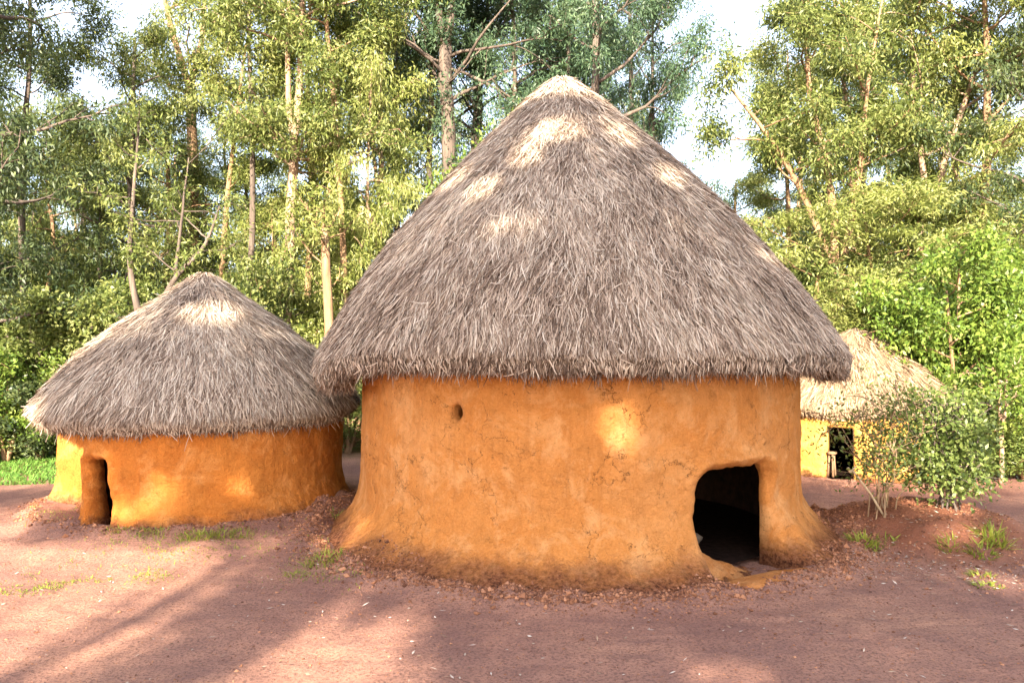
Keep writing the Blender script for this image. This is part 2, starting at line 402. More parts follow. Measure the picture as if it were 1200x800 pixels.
def roof(hut, prof, wob, eave, seed, mat_straw, n_front, n_back, slen, swid, fringe, base_tint=0.0, inner_drop=0.30, lean=(0, 0)):
    """thatched cone: solid core (roof) with straw laid over it as sub-part"""
    rng = np.random.default_rng(seed); P = smooth_profile(prof); f = interp_profile(P); zt = P[0, 1]; Re = P[:, 0].max()
    def S(th, u):
        r, z = f(u); n = fbm(np.cos(th)*2.2+seed, np.sin(th)*2.2, u*3.0, 3)
        r = r*(1 + wob*n*np.minimum(1, u*3)) ; w = np.clip(u, 0, 1)**2
        z = z + eave(th)*w + 0.06*fbm(np.cos(th)*5, np.sin(th)*5, seed+u*2, 3)*w
        return np.stack([r*np.cos(th)+lean[0]*(1-u), r*np.sin(th)+lean[1]*(1-u), z], -1)
    nt, nu = 200, 46; th = np.linspace(0, 2*pi, nt, endpoint=False); u = np.linspace(0, 1, nu)
    TH, U = np.meshgrid(th, u, indexing='ij'); A = S(TH, U)
    iu = np.linspace(1, 0.0, 12); TH2, U2 = np.meshgrid(th, iu, indexing='ij')
    Bv = S(TH2, U2*0.93); Bv[..., 2] -= inner_drop; Bv[..., :2] *= 0.90
    Bv[:, 0] = (A[:, -1] + Bv[:, 0])/2 - np.array([0, 0, 0.02])
    G = np.concatenate([A, Bv], 1); n2 = nu+12
    i, j = np.meshgrid(np.arange(nt), np.arange(n2-1), indexing='ij'); i2 = (i+1) % nt
    F = np.stack([i*n2+j, i*n2+j+1, i2*n2+j+1, i2*n2+j], -1).reshape(-1, 4)
    ro = link('roof', mesh('roof', G.reshape(-1, 3), F, M['thatch'], True), hut)
    # straws
    def draw(n, t0, t1):
        t = rng.uniform(t0, t1, n*2); uu = np.sqrt(rng.uniform(0.0005, 1, n*2)); return t[:n], uu[:n]
    ta, ua = draw(n_front, radians(-195), radians(15)); tb, ub = draw(n_back, radians(15), radians(165))
    t = np.concatenate([ta, tb]); uu = np.concatenate([ua, ub]); n = len(t)
    e = 0.01; P0 = S(t, np.maximum(uu-0.012, 0.0)); down = unit(S(t, np.minimum(uu+e, 1.0)) - S(t, uu-e)); side = np.stack([-np.sin(t), np.cos(t), 0*t], 1)
    nor = unit(np.cross(side, down)); nor *= np.sign((nor*np.stack([np.cos(t), np.sin(t), 0*t+0.6], 1)).sum(1))[:, None]
    cl = fbm(np.cos(t)*9+uu*2, np.sin(t)*9, uu*11+seed, 3)                      # bundles that lie a little askew
    D = unit(down + side*(cl*0.55 + rng.normal(0, 0.26, n))[:, None] + nor*rng.normal(0.0, 0.05, n)[:, None])
    L = slen*rng.uniform(0.5, 1.25, n); L = np.minimum(L, np.maximum(0.05, np.linalg.norm(S(t, np.full(n, 0.972))-P0, axis=1)*rng.uniform(0.85, 1.12, n)+0.02)); W = swid*rng.uniform(0.6, 1.6, n)
    N2 = unit(nor + side*rng.normal(0, 0.7, n)[:, None])
    P0 = P0 + nor*rng.uniform(0.0, 0.05, n)[:, None]
    V1, Q1 = ribbons(P0, D, N2, L, W, rng.uniform(-0.01, 0.035, n), 0.35)
    tone = np.clip(rng.beta(0.8, 0.9, n)*0.98 - 0.03 + cl*0.30 + 0.30*fbm(np.cos(t)*2.6+seed, np.sin(t)*2.6, uu*3.5, 3) + base_tint - 0.02 + 0.10*(1-uu), 0, 1)
    # stray pale straws lying across the slope
    m = n_front//160; ts, us = draw(m, radians(-190), radians(10)); Ps = S(ts, us); dn = unit(S(ts, np.minimum(us+e, 1))-S(ts, us-e)); sd = np.stack([-np.sin(ts), np.cos(ts), 0*ts], 1)
    ns = unit(np.cross(sd, dn)); ns *= np.sign((ns*np.stack([np.cos(ts), np.sin(ts), 0*ts+0.6], 1)).sum(1))[:, None]
    an = rng.uniform(-1.4, 1.4, m)[:, None]; Ds = unit(dn*np.cos(an)+sd*np.sin(an)+ns*0.05)
    V2, Q2 = ribbons(Ps+ns*0.055, Ds, ns, slen*rng.uniform(0.3, 0.8, m), swid*rng.uniform(0.8, 1.5, m), rng.uniform(-0.04, 0.08, m), 0.5)
    # cut ends and loose straws along the eave
    q = fringe; tf = rng.uniform(0, 2*pi, q); tf = np.where(rng.uniform(size=q) < 0.6, rng.uniform(radians(-185), radians(5), q), tf)
    ring = S(tf, np.ones(q)); out = np.stack([np.cos(tf), np.sin(tf), 0*tf], 1); sf = np.stack([-np.sin(tf), np.cos(tf), 0*tf], 1)
    dep = rng.uniform(0, 1, q); Pf = ring - out*(dep**1.4*0.30)[:, None] + np.array([0, 0, 1.0])*(0.10 - dep*0.02 + rng.normal(0, 0.015, q))[:, None]
    Df = unit(out*rng.normal(0.25, 0.35, q)[:, None] + sf*rng.normal(0, 0.45, q)[:, None] + np.array([0, 0, -1.0]))
    lump = 0.03*fbm(np.cos(tf)*12, np.sin(tf)*12, seed, 2)
    Lf = np.where(rng.uniform(size=q) < 0.05, rng.uniform(0.14, 0.26, q), rng.uniform(0.07, 0.17, q)+1.6*lump); Lf = np.maximum(Lf, 0.04)
    V3, Q3 = ribbons(Pf, Df, unit(rng.normal(0, 1, (q, 3))), Lf, swid*rng.uniform(0.7, 1.5, q), rng.normal(0, 0.04, q), 0.5)
    tone3 = np.clip(rng.beta(1.1, 2.0, q), 0, 1)
    V = np.vstack([V1, V2, V3]); Q = np.vstack([Q1, Q2+len(V1), Q3+len(V1)+len(V2)])
    T = np.concatenate([np.repeat(tone, 2), np.repeat(rng.uniform(0.75, 1, m), 2), np.repeat(tone3, 2)])
    so = link('straw', mesh('straw', V, Q, mat_straw, False, T), ro); so['kind'] = 'stuff'
    so['label'] = 'layered straw of the thatch'
    return ro, S

# --- main hut
hut = link('round_hut', None); hut.location = (MC[0], MC[1], 0)
tag(hut, 'largest round orange mud hut in the centre, tall thatched roof and arched black doorway', 'hut', 'thatched mud huts')
def flare_main(z): return np.interp(z, [-0.2, 0.0, 0.10, 0.22, 0.36, 0.5, 0.68], [0.80, 0.63, 0.43, 0.23, 0.10, 0.03, 0.0])
DOOR_T = radians(-58.0)
def sdf_main(th, z):
    s = (th-DOOR_T)*MR; w = 0.025*noise(s*5, z*5, 3.3) + 0.010*noise(s*16, z*16, 5.1)
    d1 = rbox(s - 0.02*(z-0.5), z, 0.575, -0.8, 1.115, 0.24) + w
    s2 = (th-radians(-120.5))*MR
    d2 = (np.hypot(s2/0.066, (z-1.69)/0.088)-1)*0.07
    return np.minimum(d1, d2)
def r_main(th, z):
    x, y = np.cos(th)*3, np.sin(th)*3
    lumps = fbm(x*2.2, y*2.2, z*2.2, 4)
    f = flare_main(z); fr = f*(1+0.35*fbm(x*1.2, y*1.2, 5, 3)) + np.clip((0.30-z)/0.3, 0, 1)*0.15*fbm(x*5, y*5, z*7, 4)
    s = (th-DOOR_T)*MR; d = sdf_main(th, z)
    hood = 0.075*np.exp(-((d-0.10)/0.07)**2)*np.clip((z-0.85)/0.25, 0, 1)*(np.abs(s) < 0.9)         # swollen lintel over the door
    jamb = 0.12*np.exp(-((s-0.84)/0.22)**2)*np.clip((0.75-z)/0.5, 0, 1)                           # buttress right of the door
    return MR + 0.035*lumps + 0.020*fbm(x*5, y*5, z*6, 4) + 0.018*fbm(x*9, y*9, z*10, 3)*np.clip(1.2-d/0.5, 0.25, 1) + fr + hood + jamb + 0.02*np.sin(th*3+1) - 0.015*z
link('wall', wall_mesh('wall', r_main, lambda t, z: MR-0.30+0.16*np.exp(-((t-DOOR_T)*MR/0.95)**4)+0*z, lambda t: 2.40+0*t, thetas(0.0068, 0.03), 112, sdf_main, -0.15, M['mud_main'], M['shade_mud']), hut)
prof_main = [(0.03, 6.08), (0.16, 5.99), (0.35, 5.83), (0.69, 5.52), (1.66, 4.58), (2.34, 3.86), (2.94, 3.10), (3.30, 2.56), (3.45, 2.31), (3.46, 2.22), (3.38, 2.15)]
def _bell(t, c, w): return np.exp(-((np.mod(t-radians(c)+pi, 2*pi)-pi)/w)**2)
eave_main = lambda t: -0.05*_bell(t, -88, 0.45) - 0.24*_bell(t, -160, 0.26) + 0.05*_bell(t, -132, 0.14) - 0.12*_bell(t, -8, 0.28) + 0.03*np.sin(3*t)
roof_m, S_main = roof(hut, prof_main, 0.018, eave_main, 3, M['straw'], 120000, 16000, 0.24, 0.0072, 18000, 0.22, 0.34, (-0.18, 0))
# poles of the roof frame
g = Geo(); g.tube([(0, 0, 0), (0, 0, 0.25), (0, 0, 0.5)], [0.035, 0.036, 0.03], 7)
raf = None
rg = Geo(); rg.tube([(3.18, 0, 2.16), (2.3, 0, 3.30), (1.2, 0, 4.55), (0.12, 0, 5.60)], [0.035, 0.04, 0.035, 0.03], 6); rafm = rg.build('rafter', M['wood'])
for i in range(22):
    o = link('rafter', rafm, roof_m); o.rotation_euler = (0, 0, radians(i*360/22+4))
pg = Geo(); a = np.linspace(0, 2*pi, 97); pg.tube(np.stack([3.12*np.cos(a), 3.12*np.sin(a), 2.17+0.02*np.sin(a*5)+0.03*np.sin(2*a)], 1), 0.028, 6, False)
link('eave_pole', pg.build('eave_pole', M['pale_wood']), roof_m)
# earth floor inside, its colour darkened to stand for the interior shade
def floor(parent, R, z):
    g = Geo(); a = np.linspace(0, 2*pi, 49)[:-1]; g.add(np.vstack([[(0, 0, z)], np.stack([R*np.cos(a), R*np.sin(a), 0*a+z], 1)]), None, [(0, 1+i, 1+(i+1) % 48) for i in range(48)])
    link('earth_floor', g.build('earth_floor', M['shade_floor'], False), parent)
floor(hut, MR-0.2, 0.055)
# earth ramp in the doorway
def blob(C, rad, seed, amp=0.2, nt=28, nf=16, p=1.0, cut=None):
    th = np.linspace(0, 2*pi, nt, endpoint=False); ph = np.linspace(-pi/2, pi/2, nf)
    T, Pn = np.meshgrid(th, ph, indexing='ij'); x, y, z = np.cos(T)*np.cos(Pn), np.sin(T)*np.cos(Pn), np.sin(Pn)
    r = 1 + amp*fbm(x*1.7+seed, y*1.7, z*1.7, 4)*1.6
    V = np.stack([C[0]+rad[0]*x*r, C[1]+rad[1]*y*r, C[2]+rad[2]*z*r], -1).reshape(-1, 3)
    i, j = np.meshgrid(np.arange(nt), np.arange(nf-1), indexing='ij'); i2 = (i+1) % nt
    return V, np.stack([i*nf+j, i2*nf+j, i2*nf+j+1, i*nf+j+1], -1).reshape(-1, 4)
dv = np.array([math.cos(DOOR_T), math.sin(DOOR_T)]); ds = np.array([-dv[1], dv[0]])
ra, rb_ = np.meshgrid(np.linspace(2.25, 3.06, 44), np.linspace(-0.80, 0.55, 50), indexing='ij')
rh = 0.40*np.clip((0.22-rb_)/0.95, 0, 1)**1.15*np.clip((3.04-ra)/0.28, 0, 1)**0.7*np.clip((ra-2.25)/0.25, 0, 1) + 0.05*fbm(ra*4, rb_*4, 2, 4) + 0.015*fbm(ra*14, rb_*14, 5, 2) - 0.02
V = np.stack([dv[0]*ra+ds[0]*rb_, dv[1]*ra+ds[1]*rb_, rh], -1).reshape(-1, 3); a_, b_ = np.meshgrid(np.arange(43), np.arange(49), indexing='ij'); k = a_*50+b_
link('earth_ramp', mesh('earth_ramp', V, np.stack([k, k+1, k+51, k+50], -1).reshape(-1, 4)[:, ::-1], M['mud_ramp'], True), hut)
c = dv*3.30 + ds*0.0
V, F = blob((0, 0, 0), (0.78, 0.20, 0.085), 9, 0.25, 60, 16); ang = math.atan2(ds[1], ds[0])
V = np.stack([V[:, 0]*math.cos(ang)-V[:, 1]*math.sin(ang)+c[0], V[:, 0]*math.sin(ang)+V[:, 1]*math.cos(ang)+c[1], V[:, 2]+0.02], 1)
link('threshold', mesh('threshold', V, F, M['mud_ramp'], True), hut)
# stones lying inside the doorway
for i, (a, b, r, lab) in enumerate([(2.15, -0.20, 0.15, 'larger flat grey stone just inside the black doorway'), (2.05, 0.10, 0.11, 'small rounded stone further in, right of the flat stone in the doorway'),
                                    (1.75, -0.30, 0.14, 'small stone behind the flat one at the left of the dark doorway')]):
    p = MC + dv*a + ds*b; V, F = blob((0, 0, 0), (r*1.2, r, r*0.7), 20+i, 0.3, 18, 10)
    o = link('stone', mesh('stone', V, F, M['stone'], True)); o.location = (p[0], p[1], 0.05+r*0.5+float(gz(p[0], p[1]))*0.5 + 0.10); tag(o, lab, 'stone', 'stones inside the doorway')

# --- left hut
hutl = link('round_hut', None); hutl.location = (LC[0], LC[1], 0.10)
tag(hutl, 'low round mud hut at the left, brown orange wall and a narrow black door slit', 'hut', 'thatched mud huts')
floor(hutl, 1.5, 0.14)
LD = radians(254.0)-2*pi
_c = np.array([(180, 2.12), (187, 2.06), (192, 1.78), (197, 1.58), (210, 1.48), (225, 1.50), (237, 1.60), (242, 1.78), (245, 1.97), (250, 2.02), (270, 2.03)])
def r_left_base(th):
    d = np.mod(np.degrees(th), 360); r = np.interp(d, [0, 100, 150, 180, 360], [LR, LR, LR+0.08, LR+0.12, LR]); m = (d > 180) & (d < 270)
    return np.where(m, np.interp(d, _c[:, 0], _c[:, 1]), r)
def sdf_left(th, z):
    s = (th-LD)*LR; w = 0.035*noise(s*6, z*5, 8.3) + 0.015*noise(s*17, z*15, 2.3)
    return rbox(s - 0.20*(0.5-z), z, 0.14, -0.8, 0.88, 0.06) + w
def r_left(th, z):
    x, y = np.cos(th)*2, np.sin(th)*2; d = sdf_left(th, z)
    f = np.interp(z, [-0.2, 0, 0.08, 0.2, 0.35, 0.5], [0.3, 0.21, 0.13, 0.06, 0.015, 0.0])
    return r_left_base(th) + f*(1+0.4*fbm(x*1.5, y*1.5, 2, 3)) + 0.05*fbm(x*1.8, y*1.8, z*1.8, 4) + 0.024*fbm(x*6, y*6, z*6, 4) + 0.03*fbm(x*9, y*9, z*9, 3)*np.clip(1.2-d/0.4, 0.2, 1) + 0.05*np.exp(-((d-0.07)/0.06)**2)
link('wall', wall_mesh('wall', r_left, lambda t, z: r_left_base(t)-0.24+0*z, lambda t: 1.42+0*t, thetas(0.0085, 0.04), 72, sdf_left, -0.2, M['mud_left'], M['shade_mud']), hutl)
prof_left = [(0.03, 3.42), (0.2, 3.29), (0.5, 3.06), (1.0, 2.70), (1.55, 2.24), (1.99, 1.76), (2.19, 1.48), (2.21, 1.36), (2.12, 1.24)]
eave_left = lambda t: 0.03*np.sin(2*t) + 0.07*np.exp(-((np.mod(t-radians(-10)+pi, 2*pi)-pi)/0.7)**2)
roof_l, S_left = roof(hutl, prof_left, 0.02, eave_left, 8, M['straw'], 50000, 8000, 0.30, 0.0085, 8000, 0.22, 0.2)

# --- right hut
hutr = link('round_hut', None); hutr.location = (RC[0], RC[1], 0.03)
tag(hutr, 'sunlit small round hut behind the shrub at the right, pale thatch, open door', 'hut', 'thatched mud huts')
floor(hutr, RR-0.15, 0.08)
RD = radians(-122)
def sdf_right(th, z):
    s = (th-RD)*RR
    return rbox(s, z, 0.235, -0.8, 0.95, 0.04) + 0.008*noise(s*8, z*8, 1.2)
def r_right(th, z):
    x, y = np.cos(th)*2, np.sin(th)*2
    f = np.interp(z, [-0.2, 0, 0.08, 0.2], [0.35, 0.24, 0.10, 0.0])
    return RR + f + 0.025*fbm(x*1.8, y*1.8, z*1.8, 4) + 0.01*fbm(x*6, y*6, z*6, 3)
link('wall', wall_mesh('wall', r_right, lambda t, z: RR-0.22+0*z, lambda t: 1.32+0*t, thetas(0.012, 0.05), 60, sdf_right, -0.2, M['mud_right'], M['shade_mud']), hutr)
prof_right = [(0.03, 2.78), (0.22, 2.66), (0.6, 2.42), (1.1, 2.04), (1.55, 1.62), (1.84, 1.34), (1.92, 1.22), (1.85, 1.16)]
roof_r, S_right = roof(hutr, prof_right, 0.02, lambda t: 0.02*np.sin(3*t), 21, M['straw_pale'], 13000, 3000, 0.34, 0.014, 3500, 0.1, 0.18)
rv = np.array([math.cos(RD), math.sin(RD)]); rs = np.array([-rv[1], rv[0]])
def box_geo(g, c, ex, ey, ez, hx, hy, hz, bev=0.006):
    s = np.array([(x, y, z) for x in (-1, 1) for y in (-1, 1) for z in (-1, 1)], float)
    V = np.asarray(c) + s[:, :1]*hx*np.asarray(ex) + s[:, 1:2]*hy*np.asarray(ey) + s[:, 2:]*hz*np.asarray(ez)
    g.add(V, [(0, 1, 3, 2), (4, 6, 7, 5), (0, 4, 5, 1), (2, 3, 7, 6), (0, 2, 6, 4), (1, 5, 7, 3)])
R3, S3 = (*rv, 0), (*rs, 0)
def rp(a, b, z): return (rv[0]*a+rs[0]*b, rv[1]*a+rs[1]*b, z)
g = Geo(); box_geo(g, rp(RR+0.03, 0.0, 1.10), S3, R3, (0, 0, 1), 0.15, 0.02, 0.022); link('lintel_board', g.build('lintel_board', M['pale_wood'], False), hutr)
for s, nm in ((-1, 'door_post'), (1, 'door_post')):
    g = Geo(); g.tube([rp(RR-0.10, s*0.235, -0.05), rp(RR-0.10, s*0.24, 0.5), rp(RR-0.10, s*0.235, 0.97)], 0.022, 7); link(nm, g.build(nm, M['wood']), hutr)
# small wooden stool in the right hut's doorway
st = link('stool', None); p = RC + rv*(RR-0.02) + rs*(-0.13); st.location = (p[0], p[1], 0.10)
tag(st, 'little pale wooden stool standing in the doorway of the far right hut', 'stool')
g = Geo(); a = np.linspace(0, 2*pi, 15)[:-1]
g.tube([(0, 0, 0.40), (0, 0, 0.415), (0, 0, 0.44), (0, 0, 0.445)], [0.075, 0.085, 0.085, 0.07], 14); link('seat', g.build('seat', M['bark_tan']), st)
g = Geo(); g.tube([(0.075, 0, 0), (0.06, 0, 0.2), (0.045, 0, 0.41)], [0.02, 0.018, 0.018], 7); lm = g.build('leg', M['bark_tan'])
for i in range(3): link('leg', lm, st).rotation_euler = (0, 0, radians(120*i+20))

# ------------------------------------------------------------------ trees
def curve(p0, d0, L, n, rng, wander=0.15, up=0.0):
    P = [np.asarray(p0, float)]; d = np.asarray(d0, float)/np.linalg.norm(d0)
    for i in range(n):
        d = d + rng.normal(0, wander, 3) + np.array([0, 0, up]); d /= np.linalg.norm(d); P.append(P[-1] + d*L/n)
    return np.array(P)

def spray(rng, C, n, size, ll, lw, droop, flat=1.0, tone=None, out=None):
    """n leaves round each cluster centre"""
    m = len(C); idx = np.repeat(np.arange(m), n); N = len(idx)
    sz = (size*rng.uniform(0.6, 1.35, m))[idx][:, None]
    off = rng.normal(0, 1, (N, 3)); off = unit(off)*(rng.uniform(0, 1, (N, 1))**0.5); off[:, 2] *= flat
    P = C[idx] + off*sz
    D = unit(rng.normal(0, 1, (N, 3)) + off*0.8 + np.array([0, 0, -droop]))
    Nn = unit(rng.normal(0, 1, (N, 3)) + np.array([0, 0, 0.5]))
    L = ll*rng.uniform(0.6, 1.3, N); W = lw*rng.uniform(0.7, 1.3, N)
    V, Q = leaves(P, D, Nn, L, W)
    ct = rng.uniform(0.25, 0.75, m)[idx] if tone is None else tone[idx]
    return V, Q, np.clip(ct + rng.normal(0, 0.17, N), 0, 1)

def gen_tree(seed, stems, t0=0.35, n_limb=16, limb=3.0, up=0.55, subs=6, sub=0.42, cl=3, n_leaf=40, size=0.46, ll=0.145, lw=0.040, droop=0.9,
             shape=lambda t: 1.0, side=None, cover=0, wood_sides=7):
    """stems: list of [(x,y,z,r),...]; returns trunk mesh geometry and leaf arrays"""
    T0 = t0; rng = np.random.default_rng(seed); g = Geo(); centres = []; ga = rng.uniform(0, 6)
    for si, st in enumerate(stems):
        st = np.asarray(st, float); u = np.linspace(0, 1, len(st)); uu = np.linspace(0, 1, max(12, len(st)*3))
        P = np.stack([np.interp(uu, u, st[:, k]) for k in range(4)], 1)
        for _ in range(2): P[1:-1] = (P[:-2]+2*P[1:-1]+P[2:])/4
        wig = 0.05*np.minimum(1, P[:, 2]/3); P[:, 0] += wig*fbm(P[:, 2]*0.7+seed, si*9.1, 0, 3)*2; P[:, 1] += wig*fbm(P[:, 2]*0.7+seed, si*9.1+4, 3, 3)*2
        Rr = P[:, 3].copy()
        if si == 0: Rr[0] *= 1.45; Rr[1] *= 1.12
        g.tube(P[:, :3], Rr, 10)
        span = len(P)-1; t0 = T0[min(si, len(T0)-1)] if isinstance(T0, tuple) else T0
        for i in range(n_limb):
            t = t0 + (0.99-t0)*(i+rng.uniform(0, 0.9))/n_limb; k = t*span; k0 = min(int(k), span-1); p = P[k0] + (P[k0+1]-P[k0])*(k-k0)
            ga += 2.4 + rng.normal(0, 0.5)
            a = ga if side is None else side + rng.normal(0, 0.9)
            L = limb*shape((t-t0)/(1-t0+1e-6))*rng.uniform(0.65, 1.25)
            d = np.array([math.cos(a), math.sin(a), up+rng.normal(0, 0.2)])
            B = curve(p[:3], d, L, 7, rng, 0.16, 0.03); rb = min(p[3]*0.6, 0.008+0.014*L); g.tube(B, np.linspace(rb, 0.008, len(B)), 5)
            for s in range(subs):
                q = rng.uniform(0.3, 1.0); kk = q*6.99; b0 = int(kk); pb = B[b0]+(B[b0+1]-B[b0])*(kk-b0)
                dd = unit(B[b0+1]-B[b0]) + rng.normal(0, 0.65, 3) + np.array([0, 0, 0.05]); Ls = L*sub*rng.uniform(0.6, 1.2)*(1.2-0.5*q)
                Sb = curve(pb, dd, Ls, 4, rng, 0.25, -0.02); g.tube(Sb, np.linspace(max(0.006, rb*0.38), 0.004, 5), 3, False)
                for _ in range(cl):
                    w = rng.uniform(0.35, 1.05)*4; w0 = min(int(w), 3); centres.append(Sb[w0]+(Sb[w0+1]-Sb[w0])*(w-w0) + rng.normal(0, 0.10, 3))
        if cover:      # climber on the stem
            kk = rng.uniform(0.05, 0.75, cover)*span; b0 = kk.astype(int); pc = P[b0, :3]+(P[b0+1, :3]-P[b0, :3])*(kk-b0)[:, None]; centres += list(pc + rng.normal(0, 0.16, (cover, 3)))
    C = np.array(centres); V, Q, T = spray(rng, C, n_leaf, size, ll, lw, droop, 0.8)
    return g, (V, Q, T)

def where(px):
    return next(w for lim, w in ((60, 'at the far left edge'), (150, 'left of the small hut roof'), (300, 'above the left hut roof'), (400, 'above the gap between the two near huts'), (500, 'left of the main roof'), (620, 'just left of the main roof peak'),
                                 (800, 'right of the main roof peak'), (960, 'right of the main roof slope'), (1060, 'above the far right hut'), (1150, 'above the shrub mound'), (9999, 'at the far right edge')) if px < lim)
HUE = {'leaf_olive': 'olive', 'leaf_yellow': 'yellow green', 'leaf_blue': 'blue green'}
def W(px, Y): return (px-600)/933.3*Y      # lateral position of a bearing at distance Y

_variants = {}
def variant(key, **kw):
    g, (V, Q, T) = gen_tree(**kw); _variants[key] = (g, V, Q, T, {})
def tree(key, name, x, y, scale, rot, bark_m, leaf_m, label, cat='tree', group=None, zoff=-0.1, part=('trunk', 'crown')):
    g, V, Q, T, cache = _variants[key]
    if ('w', bark_m) not in cache: cache[('w', bark_m)] = g.build(part[0], M[bark_m])
    if ('l', leaf_m) not in cache: cache[('l', leaf_m)] = mesh(part[1], V, Q, M[leaf_m], False, T)
    e = link(name, None); sc = scale if isinstance(scale, tuple) else (scale,)*3
    e.location = (x, y, float(gz(x, y))+zoff); e.scale = sc; e.rotation_euler = (0, 0, radians(rot)); tag(e, label, cat, group)
    link(part[0], cache[('w', bark_m)], e); link(part[1], cache[('l', leaf_m)], e)
    return e

up_sh = lambda t: 0.55+0.6*math.sin(pi*min(1, t*0.9+0.1))
# shared kinds
variant('tall_a', seed=101, stems=[[(0, 0, 0, .20), (.1, 0, 5, .16), (-.1, .1, 10, .11), (.1, 0, 15, .05)]], t0=0.30, n_limb=20, limb=3.0, shape=up_sh, n_leaf=74)
variant('tall_b', seed=102, stems=[[(0, 0, 0, .17), (-.2, 0, 4, .14), (.1, .1, 9, .09), (.0, 0, 13, .04)]], t0=0.18, n_limb=22, limb=2.5, up=0.35, shape=up_sh, n_leaf=70, droop=1.3)
variant('tall_c', seed=103, stems=[[(0, 0, 0, .18), (.2, 0, 4, .15), (.4, .1, 7, .12)], [(.4, .1, 7, .10), (-.4, .2, 10, .07), (-.9, 0, 14, .03)], [(.4, .1, 7, .09), (1.0, 0, 10, .06), (1.3, 0, 13.5, .03)]], t0=0.30, n_limb=9, limb=2.6, shape=up_sh, n_leaf=74)
variant('wispy', seed=104, stems=[[(0, 0, 0, .10), (.1, 0, 3, .08), (-.1, 0, 6, .05), (.2, 0, 9, .02)]], t0=0.12, n_limb=22, limb=1.8, up=0.3, n_leaf=56, size=0.40, droop=1.5, ll=0.16, lw=0.030)
variant('bush', seed=105, stems=[[(0, 0, 0, .05), (.3, 0, 1.0, .03), (.6, .1, 1.9, .015)], [(0, 0, 0, .05), (-.3, .2, 1.0, .03), (-.7, .2, 1.7, .015)], [(0, 0, 0, .05), (0, -.3, 1.1, .03), (.1, -.6, 2.0, .015)]],
        t0=0.10, n_limb=9, limb=0.9, up=0.3, subs=5, n_leaf=50, size=0.26, ll=0.085, lw=0.038, droop=0.3)
variant('broad', seed=106, stems=[[(0, 0, 0, .08), (.2, 0, 1.5, .06), (.5, 0, 3.6, .02)], [(0, 0, 0.3, .06), (-.6, .1, 1.8, .04), (-1.1, .2, 3.2, .02)], [(0, 0, .3, .05), (.9, -.3, 1.6, .03), (1.5, -.4, 2.6, .02)]],
        t0=0.12, n_limb=12, limb=1.3, up=0.3, subs=6, n_leaf=70, size=0.32, ll=0.105, lw=0.050, droop=0.4)

TALL = 'trees standing round the yard'
# left side
tree('tall_b', 'dark_tree', W(-30, 16.5), 16.5, (1.05, 1.05, 1.0), 30, 'bark_dark', 'leaf_dark', 'dense dark tree cut by the left edge of the photo', 'tree', TALL)
tree('tall_b', 'eucalyptus_tree', W(-60, 19), 19, 1.1, 120, 'bark_dark', 'leaf_dark', 'dark tree mostly cut off beyond the left photo edge', 'tree', TALL)
tree('wispy', 'slim_tree', W(33, 24), 24, (1.1, 1.1, 0.85), 10, 'bark_dark', 'leaf_blue', 'slim dark stem at the far left, nearest the photo edge', 'tree', TALL)
tree('wispy', 'slim_tree', W(58, 23), 23, (1.1, 1.1, 0.95), 200, 'bark_tan', 'leaf_olive', 'slim brown stem just right of the slim dark one at far left', 'tree', TALL)
tree('tall_b', 'eucalyptus_tree', W(95, 27), 27, (0.95, 0.95, 0.86), 250, 'bark_dark', 'leaf_olive', 'olive tree below the white sky gap at upper left', 'tree', TALL)
tree('tall_b', 'eucalyptus_tree', W(154, 22), 22, (0.85, 0.85, 0.86), 77, 'bark_dark', 'leaf_olive', 'dark stemmed tree rising left of the small hut roof peak', 'tree', TALL)
tree('broad', 'bushy_tree', W(95, 18), 18, (1.1, 1.1, 1.05), 15, 'bark_dark', 'leaf_olive', 'dense olive green bushy tree left of the small hut roof', 'tree')

# forked small tree just behind the left hut
variant('forked', seed=120, stems=[[(0, 0, 0, .10), (-.02, 0, 2.0, .09), (-.02, 0, 2.5, .085)], [(-.02, 0, 2.5, .08), (-.15, 0, 3.6, .065), (-.3, .1, 4.6, .05), (-.22, .1, 6.3, .03), (-.1, .1, 7.2, .015)],
        [(-.02, 0, 2.4, .075), (.3, 0, 3.2, .06), (.75, -.1, 4.0, .05), (1.35, -.1, 4.5, .035), (1.6, 0, 5.4, .02)], [(.75, -.1, 4.0, .035), (.8, 0, 5.0, .028), (.95, 0, 6.4, .012)]],
        t0=0.35, n_limb=6, limb=1.1, subs=4, cl=2, n_leaf=26, size=0.30, ll=0.13, lw=0.035, droop=0.8)
tree('forked', 'forked_tree', W(166, 16.2), 16.2, 1.0, 0, 'bark_dark', 'leaf_olive', 'forked leafless looking small tree directly behind the left hut roof')
# tall fork with pale upper limbs
variant('fork_pale', seed=121, stems=[[(0, 0, 0, .22), (0, 0, 5, .19), (-.05, 0, 9, .17), (-.15, 0, 11.2, .15)], [(-.15, 0, 11.2, .12), (-.8, 0, 13, .09), (-1.3, .1, 15, .07), (-2.2, .1, 18, .03)], [(-.15, 0, 11.2, .11), (.25, 0, 13, .08), (.35, .1, 15.5, .06), (.9, .1, 18, .03)]],
        t0=(0.93, 0.40, 0.40), n_limb=6, limb=3.0, up=0.35, subs=6, n_leaf=62, shape=lambda t: 1.0)
tree('fork_pale', 'eucalyptus_tree', W(227, 26), 26, 1.0, 0, 'bark_tan', 'leaf_olive', 'tall tree with a bare trunk forking high against the white sky, above left hut', 'tree', TALL)
tree('tall_b', 'eucalyptus_tree', W(262, 30), 30, (1.0, 1.0, 0.80), 300, 'bark_dark', 'leaf_yellow', 'sunlit olive tree behind the left hut roof peak', 'tree', TALL)
tree('bush', 'bushy_tree', W(275, 19), 19, (1.1, 1.1, 2.0), 40, 'bark_tan', 'leaf_olive', 'narrow bush tree right above the left hut roof peak', 'tree')
